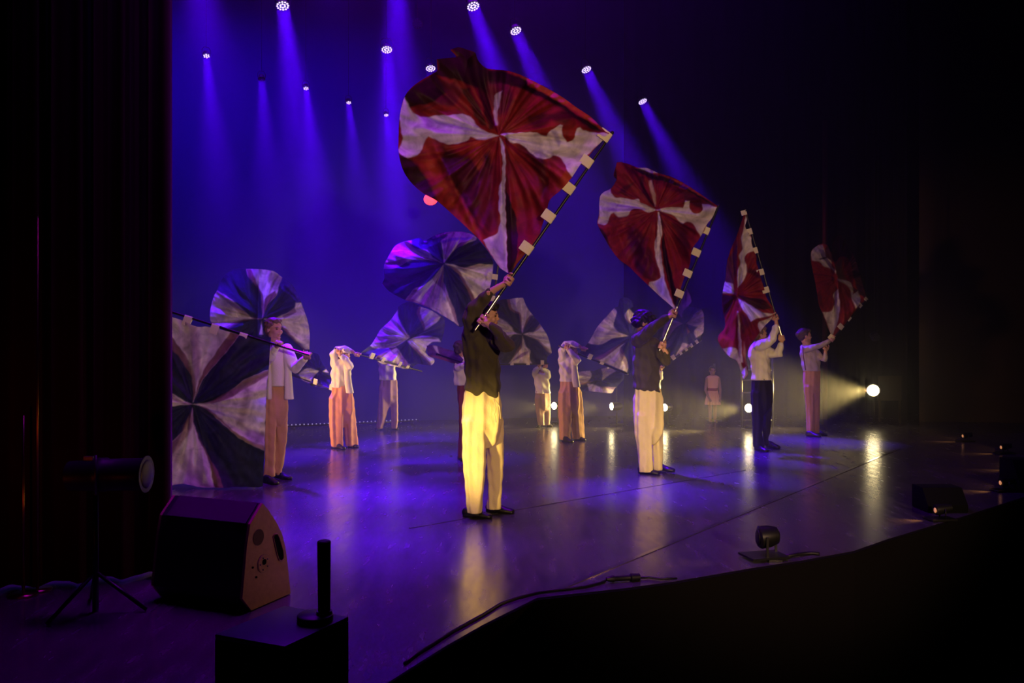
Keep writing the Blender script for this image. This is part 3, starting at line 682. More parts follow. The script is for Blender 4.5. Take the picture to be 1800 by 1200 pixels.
# the nearest crimson flag
cA = (660, 60, 2.4)
def rc(poly, c0, c1=cA):   # from one trace frame to another
    return [((c0[0] + a / c0[2] - c1[0]) * c1[2], (c0[1] + b / c0[2] - c1[1]) * c1[2]) for a, b in poly]
z2 = (880, 120, 5.4545); z1 = (680, 80, 5.4545); z3 = (690, 280, 5.4545)
P1 = ((835, 580), (1076, 233), .20)
flag('biggest crimson and cream silk flag, swirling above the man nearest the camera', 7.2, cA,
 [(562,1008),(525,985),(500,950),(450,880),(400,830),(330,765),(262,705),(200,670),(150,625),(115,570),(98,500),(97,440),(103,340),(125,260),(170,210),(262,155),(258,105),(345,97),(315,66),(350,55),(385,65),(420,78),(428,100),(440,120),(470,145),(560,155),(620,175),(700,215),(780,260),(850,310),(910,350),(970,410),(990,418),(955,452),(920,490),(895,520),(868,545),(828,605),(785,655),(735,700),(722,755),(705,800),(690,850),(650,905),(600,965),(575,1003)],
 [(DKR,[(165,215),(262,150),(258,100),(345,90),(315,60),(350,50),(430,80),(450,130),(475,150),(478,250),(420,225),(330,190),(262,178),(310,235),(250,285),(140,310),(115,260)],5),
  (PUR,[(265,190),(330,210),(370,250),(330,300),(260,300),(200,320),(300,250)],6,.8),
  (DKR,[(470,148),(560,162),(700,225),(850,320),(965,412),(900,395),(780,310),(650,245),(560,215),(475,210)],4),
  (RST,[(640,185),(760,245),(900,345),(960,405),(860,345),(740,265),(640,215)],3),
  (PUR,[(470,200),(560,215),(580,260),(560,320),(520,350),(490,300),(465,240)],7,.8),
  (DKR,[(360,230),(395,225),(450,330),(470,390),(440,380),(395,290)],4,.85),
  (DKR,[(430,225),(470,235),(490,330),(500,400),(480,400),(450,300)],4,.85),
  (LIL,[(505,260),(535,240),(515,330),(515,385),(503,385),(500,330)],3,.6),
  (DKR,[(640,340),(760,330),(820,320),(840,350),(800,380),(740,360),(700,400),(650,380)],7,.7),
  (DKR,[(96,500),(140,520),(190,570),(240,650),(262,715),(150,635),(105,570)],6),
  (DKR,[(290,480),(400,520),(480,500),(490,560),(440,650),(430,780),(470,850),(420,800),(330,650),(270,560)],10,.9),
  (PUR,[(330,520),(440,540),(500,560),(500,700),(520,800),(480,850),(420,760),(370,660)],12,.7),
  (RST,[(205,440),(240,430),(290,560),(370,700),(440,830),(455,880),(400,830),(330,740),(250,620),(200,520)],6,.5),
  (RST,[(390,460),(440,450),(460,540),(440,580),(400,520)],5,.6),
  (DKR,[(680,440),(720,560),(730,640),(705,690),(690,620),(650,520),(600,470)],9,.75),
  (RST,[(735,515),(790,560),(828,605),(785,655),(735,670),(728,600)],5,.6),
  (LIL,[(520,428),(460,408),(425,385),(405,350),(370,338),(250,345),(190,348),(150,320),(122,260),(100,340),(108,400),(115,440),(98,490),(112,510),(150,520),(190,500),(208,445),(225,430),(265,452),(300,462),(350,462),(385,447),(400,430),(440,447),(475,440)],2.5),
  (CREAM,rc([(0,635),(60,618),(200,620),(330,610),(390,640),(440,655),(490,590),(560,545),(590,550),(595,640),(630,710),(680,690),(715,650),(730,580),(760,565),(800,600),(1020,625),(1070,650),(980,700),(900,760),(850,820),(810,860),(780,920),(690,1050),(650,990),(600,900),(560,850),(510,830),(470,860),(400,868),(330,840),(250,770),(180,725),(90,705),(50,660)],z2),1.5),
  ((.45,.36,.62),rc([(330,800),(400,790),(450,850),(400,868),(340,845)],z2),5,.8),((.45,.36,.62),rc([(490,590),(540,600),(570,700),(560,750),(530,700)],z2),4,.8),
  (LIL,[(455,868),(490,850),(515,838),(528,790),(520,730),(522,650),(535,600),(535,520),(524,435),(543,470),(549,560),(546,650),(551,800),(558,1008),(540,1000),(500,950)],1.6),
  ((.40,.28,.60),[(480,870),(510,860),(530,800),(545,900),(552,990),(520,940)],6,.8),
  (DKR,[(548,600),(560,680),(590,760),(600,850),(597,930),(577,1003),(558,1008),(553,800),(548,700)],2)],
 CRIM, (520, 428), P1, [(.97,),(.835,),(.70,),(.555,),(.395,)], amp=.13, nfold=6, step=1.7, seed=1.3, pole_off=-.24, chrome=.17, group=None, tab_px=18, side=1,
 creases=[((545,430),(556,1000),.05,5),((420,430),(470,900),-.05,14),((262,160),(520,428),.05,9),((230,430),(450,880),-.06,9),((735,515),(700,800),.05,10),((560,155),(970,410),-.06,9),((120,260),(240,430),.05,10)])

P2 = ((1159, 616), (1263, 362), .15)
flag('crimson and cream silk flag above the curly haired man in the black shirt', 9.53, (1040, 270, 4.2857),
 [(625,1172),(580,1130),(520,1080),(435,1000),(350,920),(280,850),(200,790),(140,710),(100,640),(60,570),(42,520),(55,460),(60,330),(90,290),(150,258),(188,195),(165,165),(180,105),(190,66),(230,65),(310,90),(350,105),(420,108),(500,145),(600,175),(700,225),(800,290),(880,345),(950,395),(940,430),(900,495),(868,535),(850,580),(820,625),(800,660),(755,720),(745,810),(735,850),(700,930),(680,990),(660,1050),(635,1130)],
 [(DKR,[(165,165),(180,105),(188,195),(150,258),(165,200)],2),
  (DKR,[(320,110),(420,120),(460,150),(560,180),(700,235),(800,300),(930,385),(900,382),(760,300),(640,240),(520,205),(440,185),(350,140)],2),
  (RST,[(600,180),(700,228),(800,292),(930,388),(860,345),(740,270),(640,215)],2,.8),
  (LIL,[(350,105),(420,108),(500,145),(440,140)],2,.8),
  (DKR,[(480,412),(420,350),(370,250),(360,170),(385,175),(400,260),(440,340)],3,.8),(BEI,[(478,400),(440,270),(430,200),(455,195),(475,280),(484,380)],2,.9),  # the beige sliver is a highlight painted into the cloth colour
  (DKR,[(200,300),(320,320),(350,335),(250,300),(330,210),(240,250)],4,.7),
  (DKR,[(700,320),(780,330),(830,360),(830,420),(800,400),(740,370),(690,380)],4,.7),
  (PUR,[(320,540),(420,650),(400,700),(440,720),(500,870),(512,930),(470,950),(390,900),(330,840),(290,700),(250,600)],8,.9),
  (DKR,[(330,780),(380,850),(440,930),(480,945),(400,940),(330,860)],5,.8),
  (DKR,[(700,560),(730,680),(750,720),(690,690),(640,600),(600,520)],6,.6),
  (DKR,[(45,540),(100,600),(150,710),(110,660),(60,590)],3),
  (LIL,[(485,424),(430,395),(370,370),(350,342),(300,345),(240,335),(180,330),(150,300),(143,262),(90,290),(60,330),(56,460),(48,525),(90,540),(120,520),(140,455),(162,443),(200,477),(240,478),(275,460),(300,420),(360,415),(420,442),(470,432)],1.6),
  (CREAM,[(488,424),(560,408),(640,402),(690,412),(708,355),(737,358),(742,420),(770,447),(810,447),(837,420),(835,380),(880,385),(952,405),(940,430),(900,495),(868,535),(820,625),(790,570),(760,520),(720,515),(690,532),(660,510),(620,465),(570,450)],1.3),
  (CREAM,[(497,440),(500,520),(490,610),(475,690),(480,770),(505,860),(520,930),(500,950),(440,965),(433,1000),(620,1170),(625,1150),(570,1020),(545,920),(530,800),(515,700),(530,590),(520,500),(508,440)],1.3),
  ((.45,.34,.66),[(450,970),(510,955),(530,930),(570,1040),(600,1130),(520,1060)],5,.9),
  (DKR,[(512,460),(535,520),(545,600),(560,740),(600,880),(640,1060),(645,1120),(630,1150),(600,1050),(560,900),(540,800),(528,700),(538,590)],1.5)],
 CRIM, (487, 422), P2, [(.82,),(.665,),(.52,),(.38,)], amp=.14, nfold=6, step=1.6, seed=2.1, pole_off=-.20, chrome=.30,
 creases=[((500,430),(620,1150),.06,4),((300,540),(500,930),-.07,9),((150,440),(280,850),.05,7),((330,110),(900,360),-.07,6),((190,190),(480,420),.06,7)])

P3 = ((1377, 601), (1310, 371), .1)
flag('tall narrow crimson and cream flag beside the man in the white shirt and black trousers', 11.36, (1250, 360, 3.747),
 [(225,40),(240,60),(235,100),(225,140),(240,175),(265,205),(265,240),(280,300),(298,340),(298,380),(315,430),(330,490),(350,550),(360,600),(390,650),(430,705),(425,715),(400,750),(350,800),(320,840),(290,880),(250,930),(230,1000),(240,1060),(242,1120),(215,1150),(200,1110),(170,1030),(120,1000),(75,950),(45,890),(55,850),(90,810),(90,750),(75,680),(75,580),(95,480),(105,380),(130,290),(170,200),(200,110)],
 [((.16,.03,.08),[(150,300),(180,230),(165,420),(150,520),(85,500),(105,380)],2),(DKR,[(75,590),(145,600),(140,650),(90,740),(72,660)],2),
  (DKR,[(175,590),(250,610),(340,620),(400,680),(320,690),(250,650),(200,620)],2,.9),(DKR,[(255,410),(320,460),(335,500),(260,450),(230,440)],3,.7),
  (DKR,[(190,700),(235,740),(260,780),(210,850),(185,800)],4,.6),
  (CREAM,[(232,55),(240,100),(225,140),(245,180),(265,215),(268,260),(282,302),(240,318),(220,350),(235,420),(225,480),(175,545),(174,430),(195,380),(183,340),(205,290),(200,220),(215,150)],1.2),
  (CREAM,[(175,612),(200,630),(240,650),(290,680),(340,710),(420,715),(370,735),(300,750),(260,765),(235,720),(200,680)],1.2),
  (CREAM,[(350,760),(405,732),(370,790),(325,838),(308,800),(315,770)],1.2),(LIL,[(82,500),(145,520),(150,585),(73,580)],1.2),
  (CREAM,[(78,945),(120,935),(155,940),(175,960),(200,1060),(215,1080),(232,1060),(242,1110),(215,1150),(195,1100),(170,1030),(120,1000)],1.4),
  (CREAM,[(172,700),(180,700),(190,800),(200,930),(210,1040),(195,1040),(180,930)],1,.9),
  (RST,[(45,890),(60,850),(120,870),(150,930),(80,945)],3,.8),(BEI,[(215,900),(235,980),(240,1060),(225,1050),(215,980)],1.5,.7)],
 CRIM, (175, 590), P3, [(.99,.8),(.845,),(.70,),(.535,),(.40,)], amp=.16, nfold=7, step=1.6, seed=3.4, pole_off=0.0, chrome=.13, side=1,
 creases=[((178,150),(172,600),-.10,6),((172,600),(200,1100),-.08,5),((215,60),(190,400),.05,4),((100,820),(190,700),.06,6)])

P4 = ((1451, 610), (1523, 527), .1)
flag('dark crimson flag with cream patches raised by the woman with pinned up hair', 13.3, (1400, 400, 5.4545),
 [(342,1050),(320,1000),(290,930),(250,820),(215,740),(200,640),(175,500),(150,380),(138,300),(145,220),(190,180),(235,155),(290,165),(320,220),(340,250),(350,160),(380,90),(430,70),(470,140),(510,210),(560,290),(600,420),(640,560),(665,680),(630,720),(600,760),(560,800),(500,880),(440,960),(370,1040)],
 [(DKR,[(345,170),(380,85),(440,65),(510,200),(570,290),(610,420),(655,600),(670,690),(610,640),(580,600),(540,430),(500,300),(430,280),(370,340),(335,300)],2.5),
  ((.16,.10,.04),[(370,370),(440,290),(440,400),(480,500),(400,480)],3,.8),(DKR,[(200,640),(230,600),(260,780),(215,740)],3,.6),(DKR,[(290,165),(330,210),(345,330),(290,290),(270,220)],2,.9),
  (LIL,[(143,230),(190,178),(245,165),(268,215),(290,285),(330,315),(340,375),(378,412),(378,440),(330,390),(260,370),(220,330),(148,315)],1.5),
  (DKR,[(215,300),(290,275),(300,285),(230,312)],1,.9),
  (CREAM,[(252,810),(330,800),(355,765),(365,700),(352,640),(400,590),(412,700),(415,800),(385,930),(343,1045),(310,960)],1.3),
  (CREAM,[(393,490),(500,515),(540,570),(545,640),(590,608),(612,680),(600,745),(570,775),(530,680),(520,600),(480,550),(410,512)],1.3)],
 CRIM, (395, 480), P4, [(1.0,.6),(.86,.75),(.585,),(.40,),(.17,)], amp=.17, nfold=6, step=1.6, seed=4.2, pole_off=-.16, chrome=0.0, side=1, tab_px=16,
 creases=[((335,220),(395,480),-.14,6),((395,480),(385,1000),-.08,5),((430,280),(560,640),.06,6)])

# the pinwheel flags
P5 = ((544, 624), (215, 521))
flag('large navy and cream pinwheel flag hanging to the floor against the left curtain', 8.6, (290, 530, 3.43),
 [(640,215),(632,300),(625,420),(612,560),(605,760),(600,900),(590,1112),(540,1125),(430,1135),(350,1135),(250,1130),(120,1100),(30,1110),(-60,1130),(-140,1120),(-150,700),(-140,300),(-130,30),(30,88),(110,115),(190,150),(260,150),(400,185),(450,200),(560,210)],
 [(CREAM,[(170,605),(185,520),(180,440),(140,350),(90,280),(30,200),(-20,150),(-20,70),(30,85),(110,112),(190,147),(260,148),(400,182),(450,196),(380,290),(310,370),(240,450),(205,520)],1.5),
  (BRN,[(171,600),(210,470),(240,400),(290,330),(395,183),(450,196),(380,290),(310,370),(240,450),(205,520)],1.5),
  (BRN,[(170,600),(187,520),(180,440),(140,350),(90,280),(30,200),(-20,150),(-20,220),(80,330),(130,400),(165,470)],1.8,.8),
  (TAUPE_SHADE,[(185,520),(150,380),(110,280),(110,115),(195,150),(205,300),(215,420)],6,.8),
  (CREAM,[(172,618),(260,608),(330,580),(430,510),(500,460),(622,412),(612,560),(600,900),(540,870),(460,830),(400,780),(330,720),(270,660),(220,632)],1.5),
  (BRN,[(180,618),(260,608),(430,510),(500,460),(622,412),(617,445),(450,545),(330,605)],2,.85),(BRN,[(200,625),(270,650),(400,765),(460,810),(600,870),(600,900),(540,870),(460,830),(400,780),(270,665)],2,.85),
  (TAUPE_SHADE,[(470,500),(520,520),(500,640),(470,760),(430,740),(460,620)],8,.8),((.40,.24,.50),[(480,760),(600,790),(600,870),(500,830)],6,.8),
  (CREAM,[(165,640),(150,700),(100,790),(30,850),(-50,900),(-140,1120),(-60,1130),(30,1110),(120,1100),(250,1130),(350,1135),(300,1000),(240,900),(200,820),(172,720)],1.5),
  (BRN,[(166,640),(180,760),(220,860),(265,960),(300,1130),(350,1135),(330,1050),(270,940),(210,830),(175,740)],1.5),
  (BRN,[(160,660),(115,745),(90,800),(30,850),(-50,900),(-40,960),(30,930),(100,860),(150,780),(168,720)],4,.8),
  (TAUPE_SHADE,[(60,870),(100,900),(200,1020),(280,1120),(220,1120),(120,1030),(40,930)],6,.6),
  (CREAM,[(165,618),(100,590),(30,545),(-150,450),(-150,660),(30,632),(100,625)],1.5),(BRN,[(165,618),(100,600),(30,545),(-20,510),(-20,540),(30,580),(100,615)],2,.6)],
 NAVY, (170, 618), P5, [(.35,),(.50,),(.645,),(.80,)], amp=.07, nfold=8, step=1.8, seed=5.3, pole_off=.10, chrome=.15, side=1,
 creases=[((170,618),(110,115),.04,7),((170,618),(640,215),-.03,6),((170,618),(300,1130),.04,6),((170,618),(622,412),.03,8)])

flag('navy and cream pinwheel flag filling out behind the boy by the left curtain', 10.6, (350, 460, 7.5),
 [(145,760),(150,620),(190,460),(235,380),(270,290),(320,200),(420,120),(520,95),(630,92),(700,92),(965,115),(1090,200),(1180,260),(1260,350),(1320,480),(1350,545),(1400,680),(1450,850),(1460,1000),(1455,1150),(1440,1250),(1300,1330),(1000,1300),(700,1250),(400,1180),(200,950)],
 [(CREAM,[(832,745),(848,600),(845,480),(820,400),(750,280),(640,180),(628,92),(700,92),(970,112),(1095,205),(1060,300),(1020,440),(930,520),(870,620)],1.4),
  (BRN,[(838,735),(846,600),(832,450),(765,300),(690,95),(628,92),(640,180),(720,280),(790,370),(820,480),(828,600)],1.2),
  (BRN,[(840,730),(860,500),(920,430),(1000,380),(1022,440),(930,525),(880,620)],1.4),(TAUPE_SHADE,[(950,130),(1090,210),(1060,300),(1000,380),(930,300),(900,200)],4,.8),
  (CREAM,[(825,752),(700,743),(600,650),(520,580),(400,480),(235,380),(190,460),(150,620),(143,760),(220,850),(370,870),(500,800),(600,762),(700,752)],1.4),
  (BRN,[(820,750),(700,743),(600,650),(520,580),(400,480),(235,380),(215,430),(330,490),(450,600),(560,700)],2,.7),(BRN,[(820,755),(690,760),(560,790),(400,880),(330,860),(480,790),(600,757),(700,750)],2,.7),
  (TAUPE_SHADE,[(330,430),(300,600),(230,760),(300,780),(420,700),(440,600),(400,500)],6,.6),
  (CREAM,[(852,755),(1000,738),(1100,700),(1260,610),(1270,540),(1350,540),(1450,850),(1460,1150),(1390,1150),(1250,1020),(1150,900),(1050,820),(950,780)],1.4),
  (BRN,[(1090,720),(1260,605),(1280,660),(1120,750)],2,.8),(BRN,[(1050,815),(1150,880),(1250,1000),(1400,1140),(1380,1155),(1250,1040),(1140,920)],1.6,.8),
  ((.10,.04,.55),[(1100,210),(1180,260),(1260,350),(1340,520),(1290,540),(1200,430),(1110,380),(1070,300)],3,.8),(DNAVY,[(1130,300),(1250,420),(1300,520),(1220,440),(1120,340)],3,.8),
  (CREAM,[(825,775),(842,960),(790,960),(812,860)],1.2,.8)],
 NAVY, (830, 750), ((446, 806), (452, 600)), [], amp=.13, nfold=7, step=1.7, seed=6.1, chrome=0.0,
 creases=[((830,750),(1090,205),.05,5),((830,750),(235,380),.04,5),((830,750),(1350,545),.05,5)])

flag('small shadowed navy flag behind the elbow of the boy by the left curtain', 12.3, (500, 600, 10.9),
 [(470,200),(560,215),(650,250),(700,370),(800,520),(870,620),(880,870),(760,890),(550,860),(350,750),(150,650),(150,500),(300,300)],
 [(CREAM,[(430,510),(660,565),(580,650),(490,800),(350,740),(280,620)],1.3,.6),(CREAM,[(740,570),(795,530),(848,605)],1,.9)],
 DNAVY, (660, 565), ((512, 659), (591, 687), -.42), [(.55,.8),(.9,.8)], amp=.12, nfold=6, step=1.8, seed=7.7, side=1)

flag('big navy and cream pinwheel flag behind the raised arm of the man nearest the camera', 10.9, (660, 390, 6),
 [(90,480),(100,430),(150,340),(200,260),(280,210),(390,188),(460,168),(520,195),(640,135),(740,108),(860,100),(960,108),(1050,150),(1120,230),(1200,330),(1242,430),(1235,540),(1205,700),(1150,850),(1050,980),(950,1080),(890,1108),(820,1055),(700,980),(550,900),(450,860),(320,825),(150,735),(70,650),(95,590),(88,520)],
 [(DNAVY,[(80,600),(160,640),(300,740),(330,820),(150,740),(60,650)],4,.9),
  (CREAM,[(705,432),(600,370),(540,290),(440,280),(388,250),(388,188),(280,210),(200,260),(150,340),(100,430),(88,488),(200,490),(330,420),(430,392),(560,400),(630,410)],1.4),
  (BRN,[(700,432),(560,380),(450,360),(330,370),(220,410),(105,435),(88,490),(200,492),(330,422),(430,394),(560,402)],1.5,.85),
  (CREAM,[(720,432),(716,340),(700,230),(690,190),(740,108),(860,100),(960,108),(1060,155),(1062,192),(950,230),(850,280),(790,340),(750,395)],1.4),
  ((.36,.18,.70),[(690,200),(800,170),(1040,160),(1062,192),(880,190),(700,225)],2,.8),(BRN,[(815,310),(900,220),(1010,190),(950,230),(850,282),(790,345)],1.6,.8),
  ((.07,.03,.20),[(386,190),(460,168),(520,195),(640,135),(745,118),(760,140),(700,190),(650,230),(500,285),(400,252)],1.8),
  (LIL,[(620,140),(740,108),(770,130),(650,165)],1.3,.6),
  (CREAM,[(733,440),(830,450),(900,480),(1000,470),(1100,445),(1240,450),(1235,540),(1205,700),(1060,830),(1000,730),(930,600),(860,505),(790,467)],1.4),
  (BRN,[(733,440),(860,495),(930,590),(1060,825),(1020,840),(960,700),(900,590),(820,500)],1.3,.9),(BRN,[(830,450),(900,478),(1000,470),(1100,445),(1180,450),(1000,500),(920,510)],1.8,.6),
  (CREAM,[(717,450),(660,530),(600,605),(480,680),(400,710),(320,825),(450,860),(550,900),(700,980),(820,1055),(875,1095),(835,950),(790,830),(740,700),(715,600)],1.4),
  (BRN,[(717,450),(660,530),(600,605),(650,660),(710,710),(770,850),(820,1000),(872,1095),(840,950),(790,830),(740,700),(715,600)],1.8,.8),(BRN,[(400,710),(320,825),(450,860),(560,905),(480,850),(380,810),(440,720)],2,.8)],
 NAVY, (722, 437), ((858, 600), (877, 455)), [(.78,.85),(.52,.85),(.2,.85)], amp=.15, nfold=8, step=1.7, seed=8.2, side=1,
 creases=[((722,437),(1060,825),.05,4),((722,437),(600,605),.05,5),((722,437),(388,210),.05,5),((500,240),(760,125),-.10,5),((200,300),(330,400),.05,6)])

def pinwheel(label, D, crop, outline, print_shades, center, pole, tabs, **k):
    return flag(label, D, crop, outline, print_shades, k.pop('base', NAVY), center, pole, tabs, **k)
pinwheel('folded navy and cream flag streaming over and hiding the head of a dancer in white', 13.0, (620, 520, 8),
 [(110,800),(260,680),(320,590),(390,470),(500,370),(560,300),(628,190),(640,150),(700,110),(800,80),(900,120),(960,150),(1100,200),(1230,270),(1290,320),(1290,450),(1270,560),(1240,650),(1120,660),(1050,710),(1030,790),(1080,850),(1140,880),(1148,930),(1100,978),(1000,970),(900,960),(800,1030),(700,1020),(600,990),(420,960),(300,880),(350,830),(200,818)],
 [(CREAM,[(800,582),(700,440),(650,330),(632,190),(560,300),(500,370),(390,470),(320,590),(245,700),(300,730),(450,740),(600,710),(720,640)],1.3),
  (TAUPE_SHADE,[(330,580),(500,560),(800,560),(795,590),(600,700),(450,735),(370,660)],3,.7),(BRN,[(640,330),(700,440),(800,580),(760,590),(660,470),(620,400)],2,.6),
  (CREAM,[(1005,485),(980,380),(930,270),(920,150),(960,155),(1100,200),(1240,290),(1180,370),(1080,440)],1.3),(BRN,[(1005,490),(940,330),(900,240),(920,150),(955,150),(950,240),(1000,380),(1018,470)],1.2),
  (CREAM,[(770,632),(850,590),(950,560),(1100,572),(1200,590),(1238,645),(1130,642),(1060,700),(1020,790),(1080,855),(1140,880),(1148,930),(1100,978),(1070,930),(1000,850),(900,760),(800,680)],1.3),
  (BRN,[(775,650),(900,740),(1010,850),(1092,965),(1070,972),(980,860),(860,745)],1.2,.9),(BRN,[(900,590),(1100,572),(1200,600),(1100,610),(960,600)],1.4,.7),
  (CREAM,[(605,720),(500,790),(345,912),(420,960),(700,1020),(800,1012),(770,950),(710,860),(650,760)],1.3),(BRN,[(290,880),(420,805),(560,735),(605,720),(345,912)],1.6,.8),(BRN,[(640,760),(700,850),(770,950),(790,1000),(740,1000),(680,880),(620,780)],1.5,.7)],
 (790, 600), ((589, 612), (740, 652), 1.35), [(.39,.9),(.52,.7),(.72,.7),(.82,.7)], amp=.16, nfold=7, step=1.7, seed=9.1, pole_off=-1.4, side=1, chrome=.2)
pinwheel('thin violet wisp of flag trailing from the half hidden dancer behind the nearest man', 10.7, (620, 520, 8),
 [(1040,700),(1120,690),(1200,705),(1300,740),(1430,780),(1520,850),(1560,900),(1500,950),(1400,945),(1330,920),(1200,880),(1060,840)],
 [((.55,.42,.60),[(1125,695),(1185,700),(1210,800),(1245,850),(1190,800)],1.3),((.22,.05,.14),[(1050,830),(1200,850),(1400,900),(1500,940),(1330,925),(1150,880)],2,.8)],
 (1190, 760), ((822, 640), (768, 622), .3), [], base=(.10,.035,.16), amp=.035, nfold=5, step=1.8, seed=10.4, pole_off=-.36)
pinwheel('navy and cream pinwheel flag standing over the farthest small dancer', 14.0, (850, 510, 8),
 [(180,160),(260,130),(330,125),(440,110),(555,102),(600,210),(680,330),(790,470),(840,540),(900,640),(940,770),(958,885),(900,930),(890,1028),(680,1030),(350,1030),(200,1010),(100,900),(60,560),(170,400),(175,250)],
 [(CREAM,[(545,605),(525,480),(510,320),(430,290),(380,210),(365,125),(440,110),(555,102),(620,250),(695,345),(640,370),(600,440),(560,540)],1.3),
  (BRN,[(325,125),(370,120),(385,210),(430,285),(515,320),(532,450),(545,605),(520,500),(500,335),(420,310),(370,260)],1.3),(BRN,[(550,560),(600,420),(640,360),(680,330),(650,400),(600,480)],1.4,.8),
  (CREAM,[(560,618),(640,590),(710,590),(795,473),(840,540),(900,640),(940,770),(958,885),(900,855),(850,790),(780,722),(680,662)],1.3),(BRN,[(700,595),(795,473),(820,510),(760,560)],1.3,.8),(BRN,[(680,655),(800,720),(860,780),(950,880),(880,850),(800,745)],1.3,.8),
  (CREAM,[(535,622),(440,595),(400,520),(300,430),(180,390),(60,480),(150,560),(300,640),(360,665),(430,620)],1.3,.9),
  (CREAM,[(547,640),(540,800),(500,850),(350,1028),(680,1028),(640,940),(660,850),(600,790)],1.3),(BRN,[(545,640),(535,800),(480,870),(350,1028),(400,960),(470,850),(525,760)],1.2,.9),((.2,.06,.4),[(540,880),(640,850),(600,900),(450,980),(400,1000)],2,.8)],
 (545, 610), ((965, 639), (868, 641)), [(.12,.7),(.38,.7),(.67,.7),(.97,.7)], amp=.13, nfold=8, step=1.7, seed=11.6, pole_off=.28, side=-1)
pinwheel('navy and cream flag swept back from the pole of the dancer in long peach trousers', 13.0, (1000, 510, 6),
 [(110,660),(205,550),(290,400),(380,290),(478,188),(520,165),(535,95),(600,75),(660,110),(680,170),(645,195),(700,262),(720,400),(725,700),(720,830),(620,885),(600,860),(500,820),(400,775),(320,742),(260,722),(180,692)],
 [(CREAM,[(625,482),(520,440),(480,400),(475,340),(503,230),(478,188),(380,290),(290,400),(205,550),(250,572),(350,570),(450,510),(550,490)],1.3),(TAUPE_SHADE,[(470,380),(520,440),(620,482),(540,490),(420,520),(330,565),(380,480)],3,.6),
  (CREAM,[(638,198),(695,262),(662,342),(600,300),(590,260),(615,212)],1.2),(BRN,[(590,250),(605,240),(620,300),(662,340),(640,345),(600,305)],1.2,.9),
  (CREAM,[(585,560),(480,630),(315,742),(400,772),(500,822),(612,862),(625,780),(590,700),(540,650),(550,600)],1.3),(BRN,[(590,540),(440,625),(265,722),(320,740),(480,632)],1.3,.8),(BRN,[(550,600),(590,690),(620,780),(612,850),(580,760),(530,660)],1.4,.7)],
 (650, 490), ((981, 607), (1102, 657), .5), [(.44,.8),(.62,.8)], amp=.14, nfold=7, step=1.7, seed=12.3, pole_off=-.5, side=1, chrome=.25)
pinwheel('low rippling navy and lilac flag between the peach trousers and the curly haired man', 13.7, (1000, 510, 6),
 [(45,865),(220,845),(250,855),(340,820),(430,812),(500,850),(570,870),(582,930),(520,1000),(482,1040),(450,1084),(330,1077),(210,1062),(80,1028),(50,985)],
 [(LIL,[(48,865),(222,848),(240,900),(190,968),(60,985)],1.3),(LIL,[(343,828),(430,812),(492,850),(420,900),(350,950),(356,890)],1.3),(LIL,[(190,985),(262,992),(330,1020),(488,1022),(450,1084),(330,1077),(215,1062)],1.3),(BRN,[(60,985),(190,968),(250,960),(190,985),(120,1000)],1.3,.8),(BRN,[(330,1020),(488,1022),(480,1040),(330,1035)],1.2,.7)],
 (300, 940), ((1162, 640), (1098, 652)), [], amp=.13, nfold=6, step=1.7, seed=13.9, pole_off=.1)
pinwheel('dim navy and violet flag seen past the hands of the curly haired man', 14.2, (1140, 500, 8),
 [(525,40),(562,90),(606,230),(545,315),(600,320),(740,343),(778,430),(778,600),(772,670),(735,720),(722,790),(640,845),(560,895),(480,955),(380,1003),(330,1045),(240,1000),(165,850),(168,750),(230,560),(330,500),(420,440),(400,330),(440,200)],
 [((.30,.12,.36),[(440,200),(525,40),(606,230),(540,320),(485,380),(470,470),(410,370)],1.4),
  ((.48,.36,.42),[(525,548),(600,480),(660,400),(742,343),(778,430),(772,670),(668,748),(640,660),(685,590),(600,572)],1.3),((.50,.30,.40),[(480,550),(340,500),(240,560),(200,720),(240,800),(290,740),(340,650),(400,590)],1.3),
  ((.40,.30,.38),[(380,1003),(475,820),(605,850),(560,890),(480,950)],1.3),((.40,.16,.12),[(520,570),(585,660),(550,700)],1.2,.8)],
 (495, 550), ((1163, 645), (1231, 598)), [(.32,.75),(.50,.55),(.64,.55),(.78,.55),(.92,.55)], base=(.035,.035,.09), amp=.13, nfold=7, step=1.7, seed=14.8, pole_off=-.4, side=1)
# ------------------------------------------------------------------ people
def head(mb, c, S=1.0, yaw=0.0, pitch=0.0, neck_to=None):
    """face, ears, jaw and neck; yaw 0 looks to the right of the stage picture, -90 at the audience"""
    R = Matrix.Rotation(math.radians(yaw), 3, 'Z') @ Matrix.Rotation(math.radians(pitch), 3, 'Y')
    def E(o, r, rot=None): mb.ell(c + R @ (Vector(o) * S), [q * S for q in r], R @ rot if rot else R, 18, 12)
    E((-.012, 0, .030), (.098, .076, .086)); E((.022, 0, -.028), (.066, .060, .086)); E((.034, 0, -.074), (.046, .044, .034))
    E((.074, 0, .016), (.018, .044, .013)); E((.097, 0, -.025), (.015, .0105, .014)); E((.088, 0, -.004), (.012, .0085, .027))
    E((.093, .009, -.031), (.009, .008, .008)); E((.093, -.009, -.031), (.009, .008, .008))
    E((.085, 0, -.053), (.011, .021, .007)); E((.083, 0, -.065), (.012, .019, .007)); E((.078, 0, -.094), (.017, .021, .016))
    for s in (-1, 1):
        E((.060, s * .034, -.032), (.028, .024, .030)); E((-.008, s * .078, -.012), (.019, .008, .031)); E((.0, s * .05, -.065), (.035, .014, .03))
    if neck_to is not None: mb.tube([c + R @ Vector((-.02, 0, -.05)) * S, neck_to], [.052 * S, .060 * S], 14)
    return R
